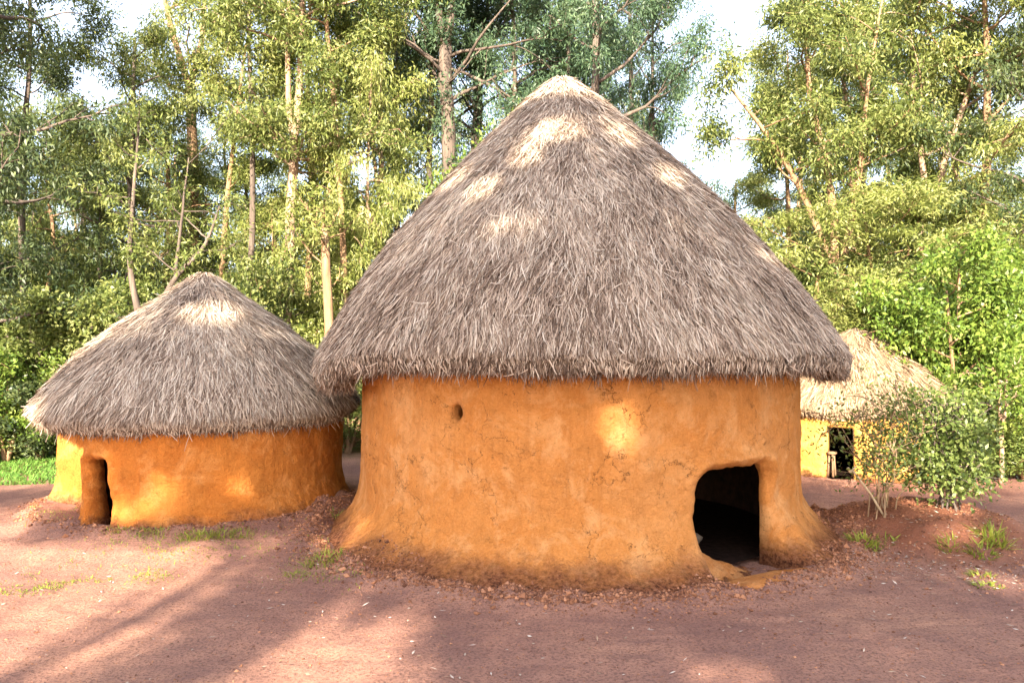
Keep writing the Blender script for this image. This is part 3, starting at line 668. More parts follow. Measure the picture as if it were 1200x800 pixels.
# pale straight trunk that forks
variant('pale_fork', seed=122, stems=[[(0, 0, 0, .15), (.03, 0, 3, .125), (.12, 0, 5.5, .12), (.20, 0, 7.6, .115)], [(.20, 0, 7.6, .08), (.05, 0, 9, .065), (.02, .1, 12, .05), (-.2, .1, 16, .02)], [(.20, 0, 7.6, .10), (.35, 0, 9, .085), (.35, 0, 12, .07), (.6, 0, 17, .02)]],
        t0=(0.90, 0.45, 0.45), n_limb=9, limb=2.6, up=0.3, subs=6, n_leaf=70, droop=1.2)
tree('pale_fork', 'eucalyptus_tree', W(335, 20), 20, 1.0, 0, 'bark_pale', 'leaf_olive', 'tall pale sunlit trunk forking above the gap between the two near huts', 'tree', TALL)
tree('wispy', 'slim_tree', W(321, 23), 23, (0.9, 0.9, 0.75), 140, 'bark_tan', 'leaf_yellow', 'short tan trunk immediately left of the tall pale forked trunk', 'tree', TALL)
# broken stub
variant('stub', seed=123, stems=[[(0, 0, 0, .13), (0.02, 0, 2, .12), (-.03, 0, 4, .11), (-.06, 0, 5.1, .105), (-.10, 0.02, 5.35, .07), (-.14, 0.03, 5.55, .02)]], t0=0.4, n_limb=8, limb=1.3, up=0.3, subs=4, cl=2, n_leaf=30, size=0.3)
tree('stub', 'broken_tree', W(385, 19), 19, 1.0, 20, 'bark_tan', 'leaf_yellow', 'pale broken tree stump trunk without a top, left of the main roof')
tree('wispy', 'slim_tree', W(404, 21.5), 21.5, (0.9, 0.9, 1.0), 65, 'bark_tan', 'leaf_yellow', 'tan stem right of the broken pale stump trunk', 'tree', TALL)
tree('wispy', 'slim_tree', W(431, 20.5), 20.5, (0.85, 0.85, 1.1), 310, 'bark_pale', 'leaf_yellow', 'thin pale stem touching the left slope of the main roof', 'tree', TALL)
tree('tall_b', 'eucalyptus_tree', W(465, 25), 25, (0.95, 0.95, 0.95), 190, 'bark_dark', 'leaf_yellow', 'yellow green tree above the left slope of the main roof', 'tree', TALL)
tree('tall_a', 'eucalyptus_tree', W(395, 29), 29, 1.1, 10, 'bark_tan', 'leaf_olive', 'tall leafy tree filling the top between pale fork and dark trunk', 'tree', TALL)
# dark ivy-clad trunks behind the main roof
variant('ivy', seed=124, stems=[[(0, 0, 0, .26), (0, 0, 5, .22), (-.05, 0, 9, .20), (-.1, 0, 10.9, .18)], [(-.1, 0, 10.9, .12), (-.5, 0, 13, .08), (-1.2, 0, 16, .03)], [(-.1, 0, 10.9, .13), (.15, 0, 13, .10), (.3, 0, 17, .04)]],
        t0=(0.72, 0.3, 0.3), n_limb=9, limb=3.3, up=0.35, subs=6, n_leaf=62, cover=45)
tree('ivy', 'eucalyptus_tree', W(527, 22), 22, 1.0, 0, 'bark_dark', 'leaf_blue', 'big dark climber covered trunk above the left slope of the main roof', 'tree', TALL)
tree('ivy', 'eucalyptus_tree', W(556, 25), 25, (0.8, 0.8, 1.0), 160, 'bark_dark', 'leaf_blue', 'thinner dark climber covered trunk right of the big one', 'tree', TALL)
tree('broad', 'bushy_tree', W(575, 17.5), 17.5, (0.85, 0.85, 1.75), 100, 'bark_dark', 'leaf_green', 'yellow green leafy tree touching the upper left of the main roof', 'tree')
tree('tall_a', 'eucalyptus_tree', W(698, 20), 20, (0.85, 0.85, 1.0), 150, 'bark_dark', 'leaf_blue', 'dark trunk rising right behind the main roof peak', 'tree', TALL)
tree('tall_c', 'eucalyptus_tree', W(640, 26), 26, (1.0, 1.0, 1.1), 60, 'bark_dark', 'leaf_blue', 'blue green tree straight behind the main roof peak', 'tree', TALL)
tree('tall_b', 'eucalyptus_tree', W(765, 24), 24, (0.75, 0.75, 0.98), 20, 'bark_dark', 'leaf_blue', 'blue green tree bordering the white sky gap from the left', 'tree', TALL)
tree('tall_a', 'eucalyptus_tree', W(738, 28), 28, (0.8, 0.8, 1.15), 250, 'bark_dark', 'leaf_blue', 'dark blue green tree between the roof peak and the sky gap', 'tree', TALL)
tree('tall_b', 'eucalyptus_tree', W(600, 24), 24, (0.9, 0.9, 1.1), 290, 'bark_dark', 'leaf_blue', 'dark blue green tree just left of the main roof peak', 'tree', TALL)
variant('pole', seed=130, stems=[[(0, 0, 0, .12), (.05, 0, 4, .10), (-.08, 0, 8, .08), (.1, 0, 12, .05), (.0, 0, 15, .02)]], t0=0.52, n_limb=14, limb=1.7, up=0.4, n_leaf=64)
variant('pole_lean', seed=131, stems=[[(0, 0, 0, .10), (.25, 0, 4, .085), (.35, 0, 8, .07), (.8, 0, 12, .04), (1.0, 0, 14, .02)]], t0=0.48, n_limb=14, limb=1.6, up=0.4, n_leaf=64)
for px, Y, key, sc, rot, bm, lm, lab in [
    (28, 21.5, 'pole', (1, 1, 0.95), 20, 'bark_dark', 'leaf_dark', 'straight dark pole trunk near the left photo edge'),
    (118, 24, 'pole', (0.8, 0.8, 0.62), 90, 'bark_dark', 'leaf_olive', 'straight thin trunk left of the small hut roof, half hidden by leaves'),
    (250, 23, 'pole_lean', (1, 1, 0.9), 10, 'bark_tan', 'leaf_olive', 'slim straight trunk right above the left hut roof peak'),
    (292, 21.5, 'pole', (0.9, 0.9, 1), 200, 'bark_dark', 'leaf_yellow', 'thin dark trunk left of the tall pale forked trunk'),
    (362, 23, 'pole', (1, 1, 1), 140, 'bark_tan', 'leaf_yellow', 'slim trunk between the pale forked trunk and the broken stump'),
    (412, 20, 'pole_lean', (1, 1, 1), 180, 'bark_tan', 'leaf_olive', 'leaning tan trunk right of the broken stump'),
    (447, 22, 'pole', (0.9, 0.9, 1.1), 60, 'bark_pale', 'leaf_yellow', 'straight pale trunk low above the left roof slope'),
    (505, 24, 'pole', (1.1, 1.1, 1.2), 300, 'bark_dark', 'leaf_blue', 'straight dark trunk left of the climber covered one'),
    (668, 23, 'pole', (0.9, 0.9, 1.2), 30, 'bark_dark', 'leaf_blue', 'slender trunk rising straight out behind the main roof peak'),
    (925, 23, 'pole', (0.9, 0.9, 0.75), 80, 'bark_tan', 'leaf_yellow', 'slim trunk right of the lower right roof slope of the main hut'),
    (1012, 22, 'pole_lean', (1, 1, 1.0), 190, 'bark_pale', 'leaf_olive', 'pale leaning trunk above the far right hut peak'),
    (1120, 22.5, 'pole', (1, 1, 1.0), 220, 'bark_dark', 'leaf_olive', 'straight dark trunk right of the pale Y shaped tree')]:
    tree(key, 'slim_tree', W(px, Y), Y, sc, rot, bm, lm, lab, 'tree', TALL)
# right side
tree('tall_b', 'eucalyptus_tree', W(862, 30), 30, (1.0, 1.0, 0.68), 45, 'bark_tan', 'leaf_yellow', 'pale green tree below the big white sky gap', 'tree', TALL)
variant('spread', seed=125, stems=[[(0, 0, 0, .20), (-.1, 0, 2.5, .17), (-.1, 0, 4.2, .15)], [(-.1, 0, 4.2, .11), (-.7, 0, 6.0, .08), (-1.6, -.2, 7.4, .06), (-2.8, -.4, 8.8, .03)], [(-.1, 0, 4.2, .11), (-.2, 0, 6.5, .09), (-.7, .2, 9, .06), (-.8, .2, 12, .03)], [(-.1, 0, 4.0, .10), (.4, 0, 6.0, .08), (.6, 0, 8.5, .05), (1.2, 0, 11.5, .02)]],
        t0=(0.75, 0.3, 0.3, 0.3), n_limb=8, limb=2.0, up=0.3, subs=6, n_leaf=62, droop=1.0)
tree('spread', 'eucalyptus_tree', W(985, 19.5), 19.5, 1.0, 0, 'bark_tan', 'leaf_olive', 'spreading tree with limbs leaning left over the main roof', 'tree', TALL)
variant('pale_y', seed=126, stems=[[(0, 0, 0, .17), (.1, 0, 3, .14), (.25, 0, 5.6, .12)], [(.25, 0, 5.6, .09), (.1, 0, 7.2, .07), (-.1, 0, 9.5, .06), (-.1, .1, 13, .03)], [(.25, 0, 5.6, .09), (.7, 0, 7.0, .08), (1.3, 0, 9.0, .06), (2.2, 0, 11.0, .03)]],
        t0=(0.75, 0.3, 0.3), n_limb=9, limb=2.2, up=0.3, subs=6, n_leaf=60, droop=1.1)
tree('pale_y', 'eucalyptus_tree', W(1076, 21), 21, 1.05, 0, 'bark_pale', 'leaf_olive', 'pale trunk forking in a wide Y at the upper right', 'tree', TALL)
tree('tall_a', 'eucalyptus_tree', W(1010, 27), 27, (1.05, 1.05, 1.0), 200, 'bark_tan', 'leaf_olive', 'olive tree behind the spreading tree above the far right hut', 'tree', TALL)
tree('tall_b', 'eucalyptus_tree', W(1155, 20), 20, (0.95, 0.95, 1.0), 280, 'bark_tan', 'leaf_yellow', 'yellow olive tree right of the pale Y shaped trunk', 'tree', TALL)
tree('tall_b', 'eucalyptus_tree', W(1235, 19), 19, 1.0, 5, 'bark_dark', 'leaf_dark', 'dark tree at the right edge of the photo', 'tree', TALL)
tree('wispy', 'drooping_tree', W(960, 18.5), 18.5, (1.05, 1.05, 0.62), 20, 'bark_tan', 'leaf_yellow', 'drooping yellow green tree just left of the far right hut peak', 'tree')
tree('wispy', 'drooping_tree', W(1022, 18.8), 18.8, (1.25, 1.25, 0.66), 110, 'bark_tan', 'leaf_yellow', 'drooping yellow tree right behind the far right hut peak', 'tree')
tree('wispy', 'drooping_tree', W(1080, 19.5), 19.5, (1.3, 1.3, 0.72), 230, 'bark_tan', 'leaf_yellow', 'drooping yellow tree above the bright green tree at right', 'tree')
tree('broad', 'leafy_tree', W(1125, 16.0), 16.0, (1.0, 1.0, 1.12), 60, 'bark_tan', 'leaf_green', 'bright green broad leaved tree behind the shrub mound', 'tree')
tree('broad', 'leafy_tree', W(1205, 16.8), 16.8, (1.0, 1.0, 1.15), 190, 'bark_tan', 'leaf_green', 'bright green leafy tree at the right photo edge', 'tree')
variant('sapling', seed=127, stems=[[(0, 0, 0, .04), (.02, 0, 1, .035), (0, 0, 1.9, .03)], [(0, 0, 1.0, .03), (.12, 0, 1.4, .03), (.12, 0, 2.0, .025)]], t0=0.5, n_limb=6, limb=0.6, subs=4, cl=2, n_leaf=26, size=0.2, ll=0.10, lw=0.045)
tree('sapling', 'sapling', W(1172, 14.2), 14.2, 1.0, 0, 'bark_pale', 'leaf_green', 'thin twin stemmed pale sapling at the right behind the shrub', 'tree')

# undergrowth bushes along the edge of the wood
B = 'undergrowth bushes at the edge of the wood'
for px, Y, sc, rot, lm, lab in [
    (8, 17.2, (1.1, 1.1, 1.05), 0, 'leaf_green', 'low green bush behind the lawn at the left photo edge'),
    (48, 17.6, (1.0, 1.0, 0.85), 80, 'leaf_dark', 'dark low bush on the lawn edge, touching the left hut eave'),
    (-40, 17.0, (1.2, 1.2, 1.0), 190, 'leaf_dark', 'bush just beyond the left photo edge behind the lawn'),
    (30, 20.5, (1.4, 1.4, 1.6), 40, 'leaf_yellow', 'tall yellow green bush behind the low green bush at left'),
    (95, 20.5, (1.4, 1.4, 1.5), 130, 'leaf_yellow', 'yellow green bush showing above the left hut eave'),
    (408, 18.5, (1.0, 1.0, 0.9), 10, 'leaf_olive', 'bush seen through the gap between left hut and main hut'),
    (365, 20, (1.3, 1.3, 1.5), 60, 'leaf_yellow', 'bush below the pale forked trunk, right of the left hut roof'),
    (420, 22, (1.4, 1.4, 1.6), 160, 'leaf_yellow', 'sunlit bush against the left edge of the main roof'),
    (330, 22.5, (1.4, 1.4, 1.7), 250, 'leaf_olive', 'bush behind the right slope of the left hut roof'),
    (935, 21, (1.4, 1.4, 1.6), 260, 'leaf_yellow', 'bush between the main roof edge and the far right hut'),
    (1090, 18.2, (1.2, 1.2, 1.1), 300, 'leaf_green', 'green bush against the right side of the far right hut'),
    (1160, 15.0, (0.8, 0.8, 0.55), 30, 'leaf_olive', 'low bush right of the shrub mound'),
    (1200, 14.6, (0.9, 0.9, 0.6), 170, 'leaf_shrub', 'low bush at the right edge of the photo, level with the shrub'),
    (1250, 15.2, (1.0, 1.0, 0.9), 80, 'leaf_green', 'bush just past the right photo edge')]:
    tree('bush', 'bush', W(px, Y), Y, sc, rot, 'bark_tan', lm, lab, 'bush', B, -0.05, ('stem', 'foliage'))
# back rows of the wood
mid = np.random.default_rng(9)
for i, px in enumerate([p for p in range(-60, 800, 58) if not 545 < p < 790] + list(range(905, 1300, 58))):
    Y = mid.uniform(22.5, 30); key = ['tall_b', 'wispy', 'tall_b', 'broad'][i % 4]; s = mid.uniform(0.8, 1.05)*{'wispy': 1.35, 'broad': 1.5}.get(key, 1.0)
    lm = ['leaf_yellow', 'leaf_olive', 'leaf_yellow', 'leaf_blue', 'leaf_olive'][i % 5]
    tree(key, 'wood_tree', W(px+mid.uniform(-22, 22), Y), Y, (s, s, s*mid.uniform(0.5, 0.72)*{'broad': 1.9}.get(key, 1.0)), mid.uniform(0, 360), ['bark_tan', 'bark_dark'][(i//2) % 2], lm,
         f'{HUE[lm]} middle row tree inside the wood {where(px)}', 'tree', 'middle row of the wood')
rows = np.random.default_rng(5)
for i, px in enumerate(list(range(-120, 730, 56)) + list(range(935, 1340, 56))):
    Y = rows.uniform(33, 48); key = ['tall_a', 'tall_b', 'tall_c', 'wispy'][i % 4]; s = rows.uniform(0.85, 1.15)*(1.3 if key == 'wispy' else 1.0)
    z = s*rows.uniform(0.95, 1.35)*(0.55 if 10 < px < 160 or 225 < px < 330 else 1.0)
    lm = ['leaf_olive', 'leaf_yellow', 'leaf_blue', 'leaf_olive'][(i*7) % 4]
    tree(key, 'distant_tree', W(px+rows.uniform(-18, 18), Y), Y, (s, s, z), rows.uniform(0, 360), ['bark_tan', 'bark_dark'][i % 2], lm,
         f'tall {HUE[lm]} back row tree {where(px)}', 'tree', 'back row of the wood')
for i, px in enumerate(range(-100, 1340, 120)):
    Y = rows.uniform(25, 31); s = rows.uniform(1.3, 1.9)
    tree('bush', 'bush', W(px+rows.uniform(-20, 20), Y), Y, (s, s, s*1.1), rows.uniform(0, 360), 'bark_tan', ['leaf_olive', 'leaf_yellow', 'leaf_blue'][i % 3], f"{HUE[['leaf_olive', 'leaf_yellow', 'leaf_blue'][i % 3]]} bush deep inside the wood, {where(px)}", 'bush', 'bushes deep in the wood', -0.05, ('stem', 'foliage'))

# ------------------------------------------------------------------ trees behind the viewpoint, whose crowns shade the yard
PY = -20.0; TX = LIGHT[0]/LIGHT[1]; TZ = -LIGHT[2]/LIGHT[1]
def to_plane(x, y, z): return x - TX*(y-PY), z + TZ*(y-PY)
gaps = []     # (x, y, z, radius across, radius up): sunlit spots of the place, seen along the sun's rays
for p in [(1.20, 7.95, 1.58, .40, .33),                                  # on the main wall, under the eave
          (0.7, 10.6, 5.85, .95, .40), (0.55, 9.7, 4.95, .40, .30), (0.2, 9.5, 4.6, .2, .35), (1.35, 9.8, 4.9, .22, .3), (-0.75, 9.6, 4.5, .22, .3), (-0.3, 9.2, 4.1, .18, .25), (1.9, 9.7, 4.2, .18, .3),
          (-4.2, 11.0, 2.85, .42, .28),                                  # left roof
          (-5.05, 10.0, 0.75, .22, .3), (-4.75, 9.9, 0.35, .38, .18), (-4.3, 9.85, 0.6, .25, .25), (-3.5, 9.95, 0.75, .2, .25),
          (-6.40, 11.3, 0.7, .75, .75),                                  # recessed wall of the left hut
          (-1.95, 9.1, 0.35, .42, .30),                                  # left foot of the main wall
          (6.4, 14.1, 0.5, 1.9, .7), (6.8, 15.0, 1.6, 2.2, 1.3), (8.6, 15.2, 1.0, 1.2, 1.2),
          (-0.95, 6.75, 0.0, .28, .33), (4.8, 8.1, 0, .55, .14), (5.6, 7.6, 0, .4, .10), (1.6, 5.7, 0, .35, .12), (4.8, 10.0, 0.9, .5, .4), (5.4, 10.0, 1.4, .45, .35), (5.2, 9.1, 0.3, .4, .14), (5.45, 9.8, 0.7, .55, .45), (4.2, 13.2, 0, .5, .1), (5.0, 12.4, 0, .5, .08),
          (-9, 15, 0.0, 1.5, .5)]:
    a, b = to_plane(*p[:3]); gaps.append((a, b, p[3], p[4]))
sr = np.random.default_rng(77)
N = 12000; X = sr.uniform(-16, 10, N); Z = sr.uniform(7.2, 18.6, N); RISE = (TZ-0.3667)*30
X[:3400] = sr.uniform(-5.4, 0.9, 3400); Z[:3400] = sr.uniform(9.8, 13.4, 3400); X[3400:4400] = sr.uniform(-9.4, -5.4, 1000); Z[3400:4400] = sr.uniform(11.0, 13.2, 1000)
top = np.interp(X, [-16, -12, -9.5, -8, -5.5, -4.2, -2.9, -1.5, 0.2, 1.2, 4, 10], [12.2, 12.4, 13.6, 15.4, 15.2, 16.4, 17.9, 17.0, 15.2, 13.2, 12.4, 12.0])
ok = Z < top + sr.normal(0, 0.25, N)
# open, streaky zone over the left foreground: only a few vertical foliage columns
zone = (X < -4.55) & (Z < np.interp(X, [-12, -9.8, -9.4, -6.6, -6.2, -5.7, -4.55], [11.7, 11.7, 11.2, 11.2, 11.4, 10.8, 10.4]))
streak = noise(X*0.9+4, Z*0.10, 2.0) > 0.80
ok &= ~zone | streak
ok &= ~((X > -4.55) & (X < -3.9) & (Z < 9.6))
X, Z = X[ok], Z[ok]+RISE; Yc = sr.uniform(-27, -14, len(X))
C = np.stack([X + TX*(Yc-PY), Yc, Z - TZ*(Yc-PY)], 1)
trunks = [(-6.62, -20.0, 0.19), (-5.74, -17.0, 0.085), (-13.5, -19, 0.25), (-2.2, -21, 0.28), (1.4, -18.5, 0.22), (6.5, -21, 0.28)]
own = np.argmin(np.abs(C[:, None, 0]-np.array([t[0] for t in trunks])[None]) + np.where(np.array([t[2] for t in trunks]) < 0.15, 2.0, 0)[None], axis=1)
for k, (tx, ty, tr) in enumerate(trunks):
    e = link('shade_tree', None); e.location = (tx, ty, -0.1)
    tag(e, 'tall shade tree standing behind the viewpoint', 'tree', 'shade trees behind the viewpoint')
    g = Geo(); H = 15 if tr > 0.15 else 10
    P = np.array([(0.06*math.sin(z*0.5+k), 0.06*math.cos(z*0.4), z) for z in np.linspace(0, H, 16)]); g.tube(P, np.linspace(tr, tr*0.25, 16), 9)
    mine = C[own == k] - np.array([tx, ty, -0.1]) if (own == k).any() else np.zeros((0, 3))
    for q in mine[::60]:
        z0 = max(3.0, q[2]-1.5-0.25*np.hypot(q[0], q[1])); a = np.array([0, 0, min(z0, H-0.5)]); mid = (a+q)/2 + np.array([0, 0, -0.25])
        if -8.5 < tx < -5 and q[2] < 9: continue
        g.tube(np.array([a, mid, q]), [0.035, 0.025, 0.008], 4, False)
    link('trunk', g.build('trunk', M['bark_tan']), e)
    if len(mine):
        V, Q, T = spray(sr, mine, 34, 0.36, 0.22, 0.085, 0.4)
        lc = V.reshape(-1, 4, 3).mean(1) + np.array([tx, ty, -0.1]); lx, lz = to_plane(lc[:, 0], lc[:, 1], lc[:, 2]); kp = np.ones(len(lc), bool)
        for a, b, ra, rb in gaps: kp &= sr.uniform(size=len(kp)) < np.clip((np.sqrt(((lx-a)/ra)**2 + ((lz-b)/rb)**2)-0.78)/0.45, 0.03, 1)
        V = V.reshape(-1, 4, 3)[kp].reshape(-1, 3); T = T[kp]; Q = np.arange(len(V)).reshape(-1, 4)
        link('crown', mesh('crown', V, Q, M['leaf_olive'], False, T), e)

# ------------------------------------------------------------------ shrub on the mound
def shrub(name, loc, stems, label, seed, n_leaf, size, ll, lw, limb, n_limb, leaf_m='leaf_shrub', bark_m='bark_tan', t0=0.35, subs=4, cl=2):
    g, (V, Q, T) = gen_tree(seed, stems, t0=t0, n_limb=n_limb, limb=limb, up=0.35, subs=subs, sub=0.5, cl=cl, n_leaf=n_leaf, size=size, ll=ll, lw=lw, droop=0.1)
    e = link(name, None); e.location = loc; tag(e, label, 'shrub')
    link('stem', g.build('stem', M[bark_m]), e); link('foliage', mesh('foliage', V, Q, M[leaf_m], False, T), e); return e
sh = np.random.default_rng(31)
def fan(n, spread, h, r, lean=0.0):
    out = []
    for i in range(n):
        a = sh.uniform(0, 2*pi); b = spread*sh.uniform(0.35, 1); x, y = math.cos(a)*b + lean, math.sin(a)*b*0.7; hh = h*sh.uniform(0.75, 1.1); s = 0.16
        out.append([(math.cos(a)*s, math.sin(a)*s, -0.1, r), (x*0.2+sh.normal(0, .05), y*0.2+sh.normal(0, .05), hh*0.18, r*0.95), (x*0.38+sh.normal(0, .08), y*0.38+sh.normal(0, .07), hh*0.35, r*0.85), (x*0.5+sh.normal(0, .09), y*0.5+sh.normal(0, .08), hh*0.52, r*0.72), (x*0.72+sh.normal(0, .09), y*0.7+sh.normal(0, .07), hh*0.7, r*0.6), (x, y, hh, r*0.25)])
    return out
mx, my = MOUND
shrub('shrub', (5.38, 9.9, float(gz(5.38, 9.9))), fan(13, 0.50, 1.34, 0.012, 0.0), 'dense many stemmed dark green shrub on the right of the earth mound', 41, 11, 0.17, 0.070, 0.034, 0.42, 7, bark_m='bark_dark', t0=0.22)
shrub('shrub', (4.62, 10.0, float(gz(4.62, 10.0))), fan(11, 0.85, 1.42, 0.009, 0.12), 'thin airy shrub with bare lower stems on the left of the mound', 42, 6, 0.16, 0.062, 0.028, 0.50, 5, bark_m='wood', t0=0.36)
# broken pale branch leaning out of the mound
g = Geo(); z0 = float(gz(4.62, 9.9)); g.tube([(4.62, 9.9, z0-0.03), (4.42, 9.86, z0+0.28), (4.20, 9.84, z0+0.56)], [0.016, 0.014, 0.013], 6); g.tube([(4.20, 9.84, z0+0.56), (4.16, 9.83, z0+0.55), (4.13, 9.82, z0+0.60)], [0.013, 0.02, 0.014], 6); g.tube([(4.18, 9.84, z0+0.56), (4.24, 9.83, z0+0.615)], [0.012, 0.008], 5)
o = link('broken_branch', g.build('broken_branch', M['pale_wood'])); tag(o, 'broken pale tipped branch leaning left out of the mound', 'branch')

# weeds: clumps of narrow leaves
def weed(x, y, n, h, w, seed, label, mat='grass', name='weed', spread=0.5, root=0.06, group='weeds on the ground'):
    n = int(n*1.6); r = np.random.default_rng(seed); a = r.uniform(0, 2*pi, n); rr = root*np.sqrt(r.uniform(0, 1, n)); P = np.stack([np.cos(a)*rr, np.sin(a)*rr, 0*a], 1); P[:, 2] = gz(x+P[:, 0], y+P[:, 1])-gz(x, y)-0.005
    b = a + r.normal(0, 0.8, n); D = unit(np.stack([np.cos(b)*spread, np.sin(b)*spread, np.full(n, 0.8)], 1)+r.normal(0, 0.15, (n, 3))); N_ = unit(np.stack([-np.cos(b), -np.sin(b), 0*b+0.8], 1))
    D = unit(D + r.normal(0, 0.25, (n, 3))); V, Q = ribbons(P, D, N_, 0.72*h*r.uniform(0.35, 1.15, n), 0.62*w*r.uniform(0.6, 1.3, n), -0.35*h*r.uniform(0, 1, n), 0.15)
    o = link(name, mesh(name, V, Q, M[mat], False, np.repeat(r.uniform(0.2, 1, n), 2))); o.location = (x, y, float(gz(x, y))); tag(o, label, 'weed', group); return o
weed(4.12, 9.35, 60, 0.20, 0.028, 1, 'leafy light green weed at the left foot of the mound', root=0.16)
weed(4.98, 9.12, 50, 0.16, 0.022, 2, 'green weed on the front crest of the mound below the thin shrub', root=0.12)
weed(5.55, 9.20, 90, 0.30, 0.022, 3, 'largest arching grassy weed on the mound below the dense shrub', root=0.16)
weed(5.28, 8.98, 60, 0.18, 0.025, 4, 'bright weed left of the largest weed on the mound front', root=0.14)
weed(4.90, 8.35, 40, 0.12, 0.022, 5, 'upper of two small weeds on the bare slope below the mound', root=0.12, spread=0.9)
weed(4.72, 7.95, 45, 0.12, 0.022, 6, 'lower of two small weeds on the bare slope below the mound', root=0.12, spread=0.9)
weed(4.40, 9.45, 30, 0.14, 0.02, 16, 'small weed among the stems of the thin shrub', root=0.14)
weed(-2.05, 8.72, 130, 0.16, 0.012, 7, 'bright yellow green grass tuft at the left foot of the main hut', root=0.22, spread=0.35)
weed(-2.25, 8.35, 60, 0.08, 0.010, 8, 'short grass tuft in front of the tuft at the main hut foot', root=0.12)
weed(-2.32, 10.6, 40, 0.16, 0.016, 12, 'grey green weed in the gap between left hut and main hut', 'leaf_shrub' if False else 'grass', root=0.12)
for i, (px, Y, n, h) in enumerate([(136, 9.62, 60, .10), (168, 9.55, 60, .10), (184, 9.50, 60, .11), (222, 9.5, 80, .13), (238, 9.5, 70, .14), (262, 9.6, 70, .15), (285, 9.68, 60, .12)]):
    weed(W(px, Y), Y, n, h, 0.013, 50+i, ['leftmost grass tuft along the foot of the left hut, nearest its door', 'second grass tuft from the door along the left hut foot', 'third grass tuft from the door along the left hut foot', 'fourth grass tuft from the door, middle of the left hut foot',
         'fifth grass tuft from the door along the left hut foot', 'dark green tuft, second from the right end of the left hut grass row', 'rightmost grass tuft along the foot of the left hut'][i], root=0.16, spread=0.4)

# short sparse grass that grows in patches (uncountable)
def blades(n, x, y, h, w, seed, mat, name, label):
    r = np.random.default_rng(seed); a = r.uniform(0, 2*pi, n); D = unit(np.stack([np.cos(a)*0.5, np.sin(a)*0.5, np.full(n, 0.8)], 1)); N_ = unit(np.stack([-np.cos(a), -np.sin(a), 0*a+0.6], 1))
    P = np.stack([x, y, gz(x, y)-0.006], 1); V, Q = ribbons(P, D, N_, h*r.uniform(0.5, 1.3, n), w*r.uniform(0.7, 1.3, n), -0.2*h, 0.2)
    o = link(name, mesh(name, V, Q, M[mat], False, np.repeat(r.uniform(0.1, 1, n), 2))); tag(o, label, 'grass', None, 'stuff')
r = np.random.default_rng(3)
xs, ys = [], []
for px, Y, sx, sy, n in [(20, 7.75, .22, .05, 260), (55, 7.9, .18, .05, 160), (75, 7.95, .15, .05, 180), (35, 8.3, .1, .05, 60), (115, 8.15, .12, .06, 120), (150, 8.2, .12, .06, 160), (172, 8.25, .14, .05, 130), (125, 8.0, .1, .04, 90), (95, 8.5, .2, .1, 80), (185, 8.3, .12, .05, 90), (165, 8.7, .15, .08, 70), (45, 8.55, .2, .08, 60),
                         (190, 9.25, .5, .12, 700), (260, 9.3, .5, .12, 600), (320, 9.7, .4, .12, 250), (365, 9.0, .25, .15, 300), (385, 8.3, .35, .10, 300), (420, 8.15, .3, .08, 120), (100, 10.8, .3, .2, 300), (75, 10.9, .25, .15, 200), (375, 8.75, .2, .2, 160)]:
    n = int(n*0.8); xs.append(r.normal(W(px, Y), sx, n)); ys.append(r.normal(Y, sy*2.2, n))
xs, ys = np.concatenate(xs), np.concatenate(ys)
kk = noise(xs*5, ys*7, 0.5) > -0.15; xs, ys = xs[kk], ys[kk]
blades(len(xs), xs, ys, 0.035, 0.008, 4, 'grass', 'grass', 'sparse short yellow green grass on the bare earth before the left hut')
n = 26000; xs = r.uniform(-15, -7.2, n); ys = r.uniform(13.2, 18.5, n); k_ = ys > 13.9 + 0.5*noise(xs*0.8, ys*0.8, 1) - 0.12*(xs+9); xs, ys = xs[k_], ys[k_]
blades(len(xs), xs, ys, 0.085, 0.020, 6, 'lawn', 'grass', 'bright green lawn strip behind the left hut')

# clods of washed soil round the huts, small gravel and leaf litter (uncountable)
def bits(n, x, y, size, seed, mat, name, label, flat=0.8, lift=0.3, tone=(0, 1), z=None):
    r = np.random.default_rng(seed); base = np.array([(1, 0, 0), (0, 1, 0), (-1, 0, 0), (0, -1, 0), (0, 0, 1), (0, 0, -1)], float)
    V = base[None]*r.uniform(0.55, 1.25, (n, 6, 1)) + r.normal(0, 0.18, (n, 6, 3)); a = r.uniform(0, 2*pi, n); c, s = np.cos(a)[:, None], np.sin(a)[:, None]
    V = np.stack([V[..., 0]*c-V[..., 1]*s, V[..., 0]*s+V[..., 1]*c, V[..., 2]*flat], -1)*size[:, None, None]
    V += np.stack([x, y, (gz(x, y) if z is None else np.maximum(z, gz(x, y)))+size*lift], 1)[:, None]
    t = np.array([(0, 1, 4), (1, 2, 4), (2, 3, 4), (3, 0, 4), (1, 0, 5), (2, 1, 5), (3, 2, 5), (0, 3, 5)])
    F = (np.arange(n)[:, None, None]*6 + t[None]).reshape(-1, 3)
    o = link(name, mesh(name, V.reshape(-1, 3), F, M[mat], False, np.repeat(r.uniform(*tone, n), 8))); tag(o, label, 'soil', None, 'stuff')
r = np.random.default_rng(14)
n = 9000; a = r.uniform(-pi*1.05, 0.15, n); rad = 3.36 + np.abs(r.normal(0, 0.20, n)) + 0.08*noise(a*6, 0, 0)
n2 = 2500; a2 = r.uniform(-pi*1.05, 0.15, n2); rad2 = 2.15 + np.abs(r.normal(0, 0.14, n2))
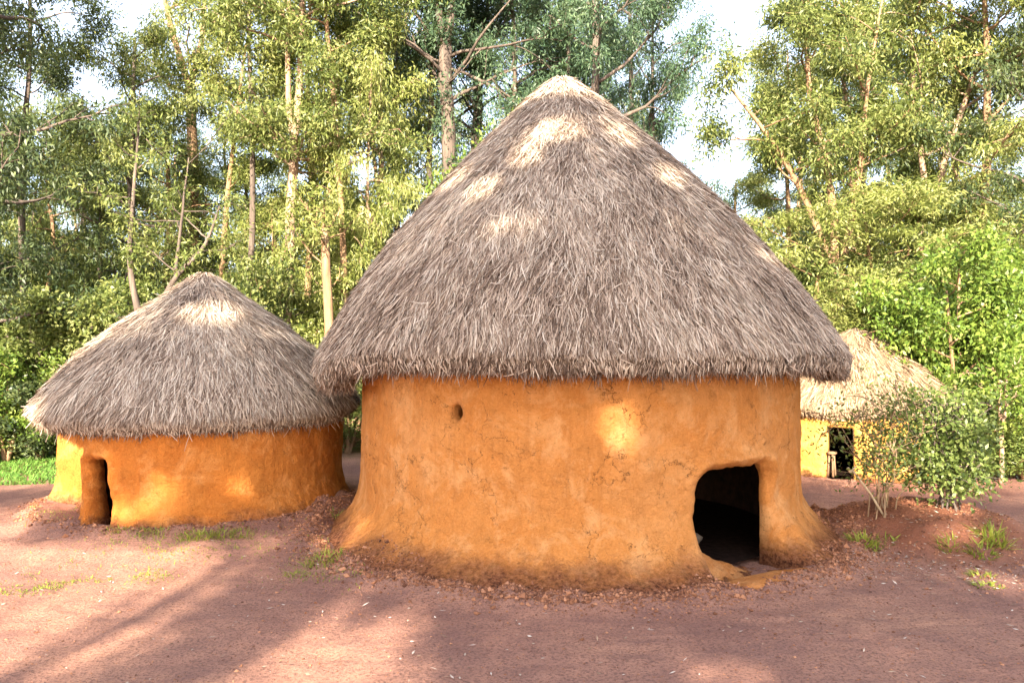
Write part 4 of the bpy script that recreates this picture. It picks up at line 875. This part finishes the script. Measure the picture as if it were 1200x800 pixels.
xs = np.concatenate([MC[0]+np.cos(a)*rad, LC[0]+np.cos(a2)*rad2]); ys = np.concatenate([MC[1]+np.sin(a)*rad, LC[1]+np.sin(a2)*rad2])
n3 = 2600; q = r.normal(0, 0.75, (n3, 2)); xs = np.concatenate([xs, MOUND[0]+q[:, 0]]); ys = np.concatenate([ys, MOUND[1]-0.5+q[:, 1]])
zs = np.full(len(xs), -9.0); n4 = 7000; a4 = r.uniform(-pi*1.05, 0.15, n4); z4 = 0.30*r.uniform(0, 1, n4)**1.6*(0.6+0.5*noise(a4*5, 3, 1)); r4 = r_main(a4, z4); o4 = np.abs(a4-DOOR_T)*MR > 0.6
xs = np.concatenate([xs, (MC[0]+np.cos(a4)*r4)[o4]]); ys = np.concatenate([ys, (MC[1]+np.sin(a4)*r4)[o4]]); zs = np.concatenate([zs, z4[o4]])
bits(len(xs), xs, ys, np.exp(r.normal(-4.75, 0.5, len(xs))), 15, 'clod', 'soil_clods', 'crumbled red soil clods round the foot of the huts and mound', z=zs)
n = 30000; xs = r.uniform(-7, 8, n); ys = 3.6 + 8*r.uniform(0, 1, n)**1.3
bits(n, xs, ys, np.exp(r.normal(-5.35, 0.5, n)), 16, 'clod', 'gravel', 'fine gravel scattered over the yard', 0.6, 0.2)
n = 2600; xs = r.uniform(-7, 8, n); ys = 4 + 9*r.uniform(0, 1, n); xs[:900] = r.normal(4.7, 0.9, 900); ys[:900] = r.normal(9.0, 0.7, 900)
D = unit(np.stack([r.normal(0, 1, n), r.normal(0, 1, n), r.normal(0, 0.12, n)], 1)); N_ = unit(np.stack([r.normal(0, .25, n), r.normal(0, .25, n), np.ones(n)], 1))
V, Q = leaves(np.stack([xs, ys, gz(xs, ys)+0.008], 1), D, N_, r.uniform(0.02, 0.075, n), r.uniform(0.008, 0.02, n))
o = link('leaf_litter', mesh('leaf_litter', V, Q, M['litter'], False, r.uniform(0, 1, n)**0.8)); tag(o, 'dry fallen leaves scattered over the yard and mound', 'litter', None, 'stuff')
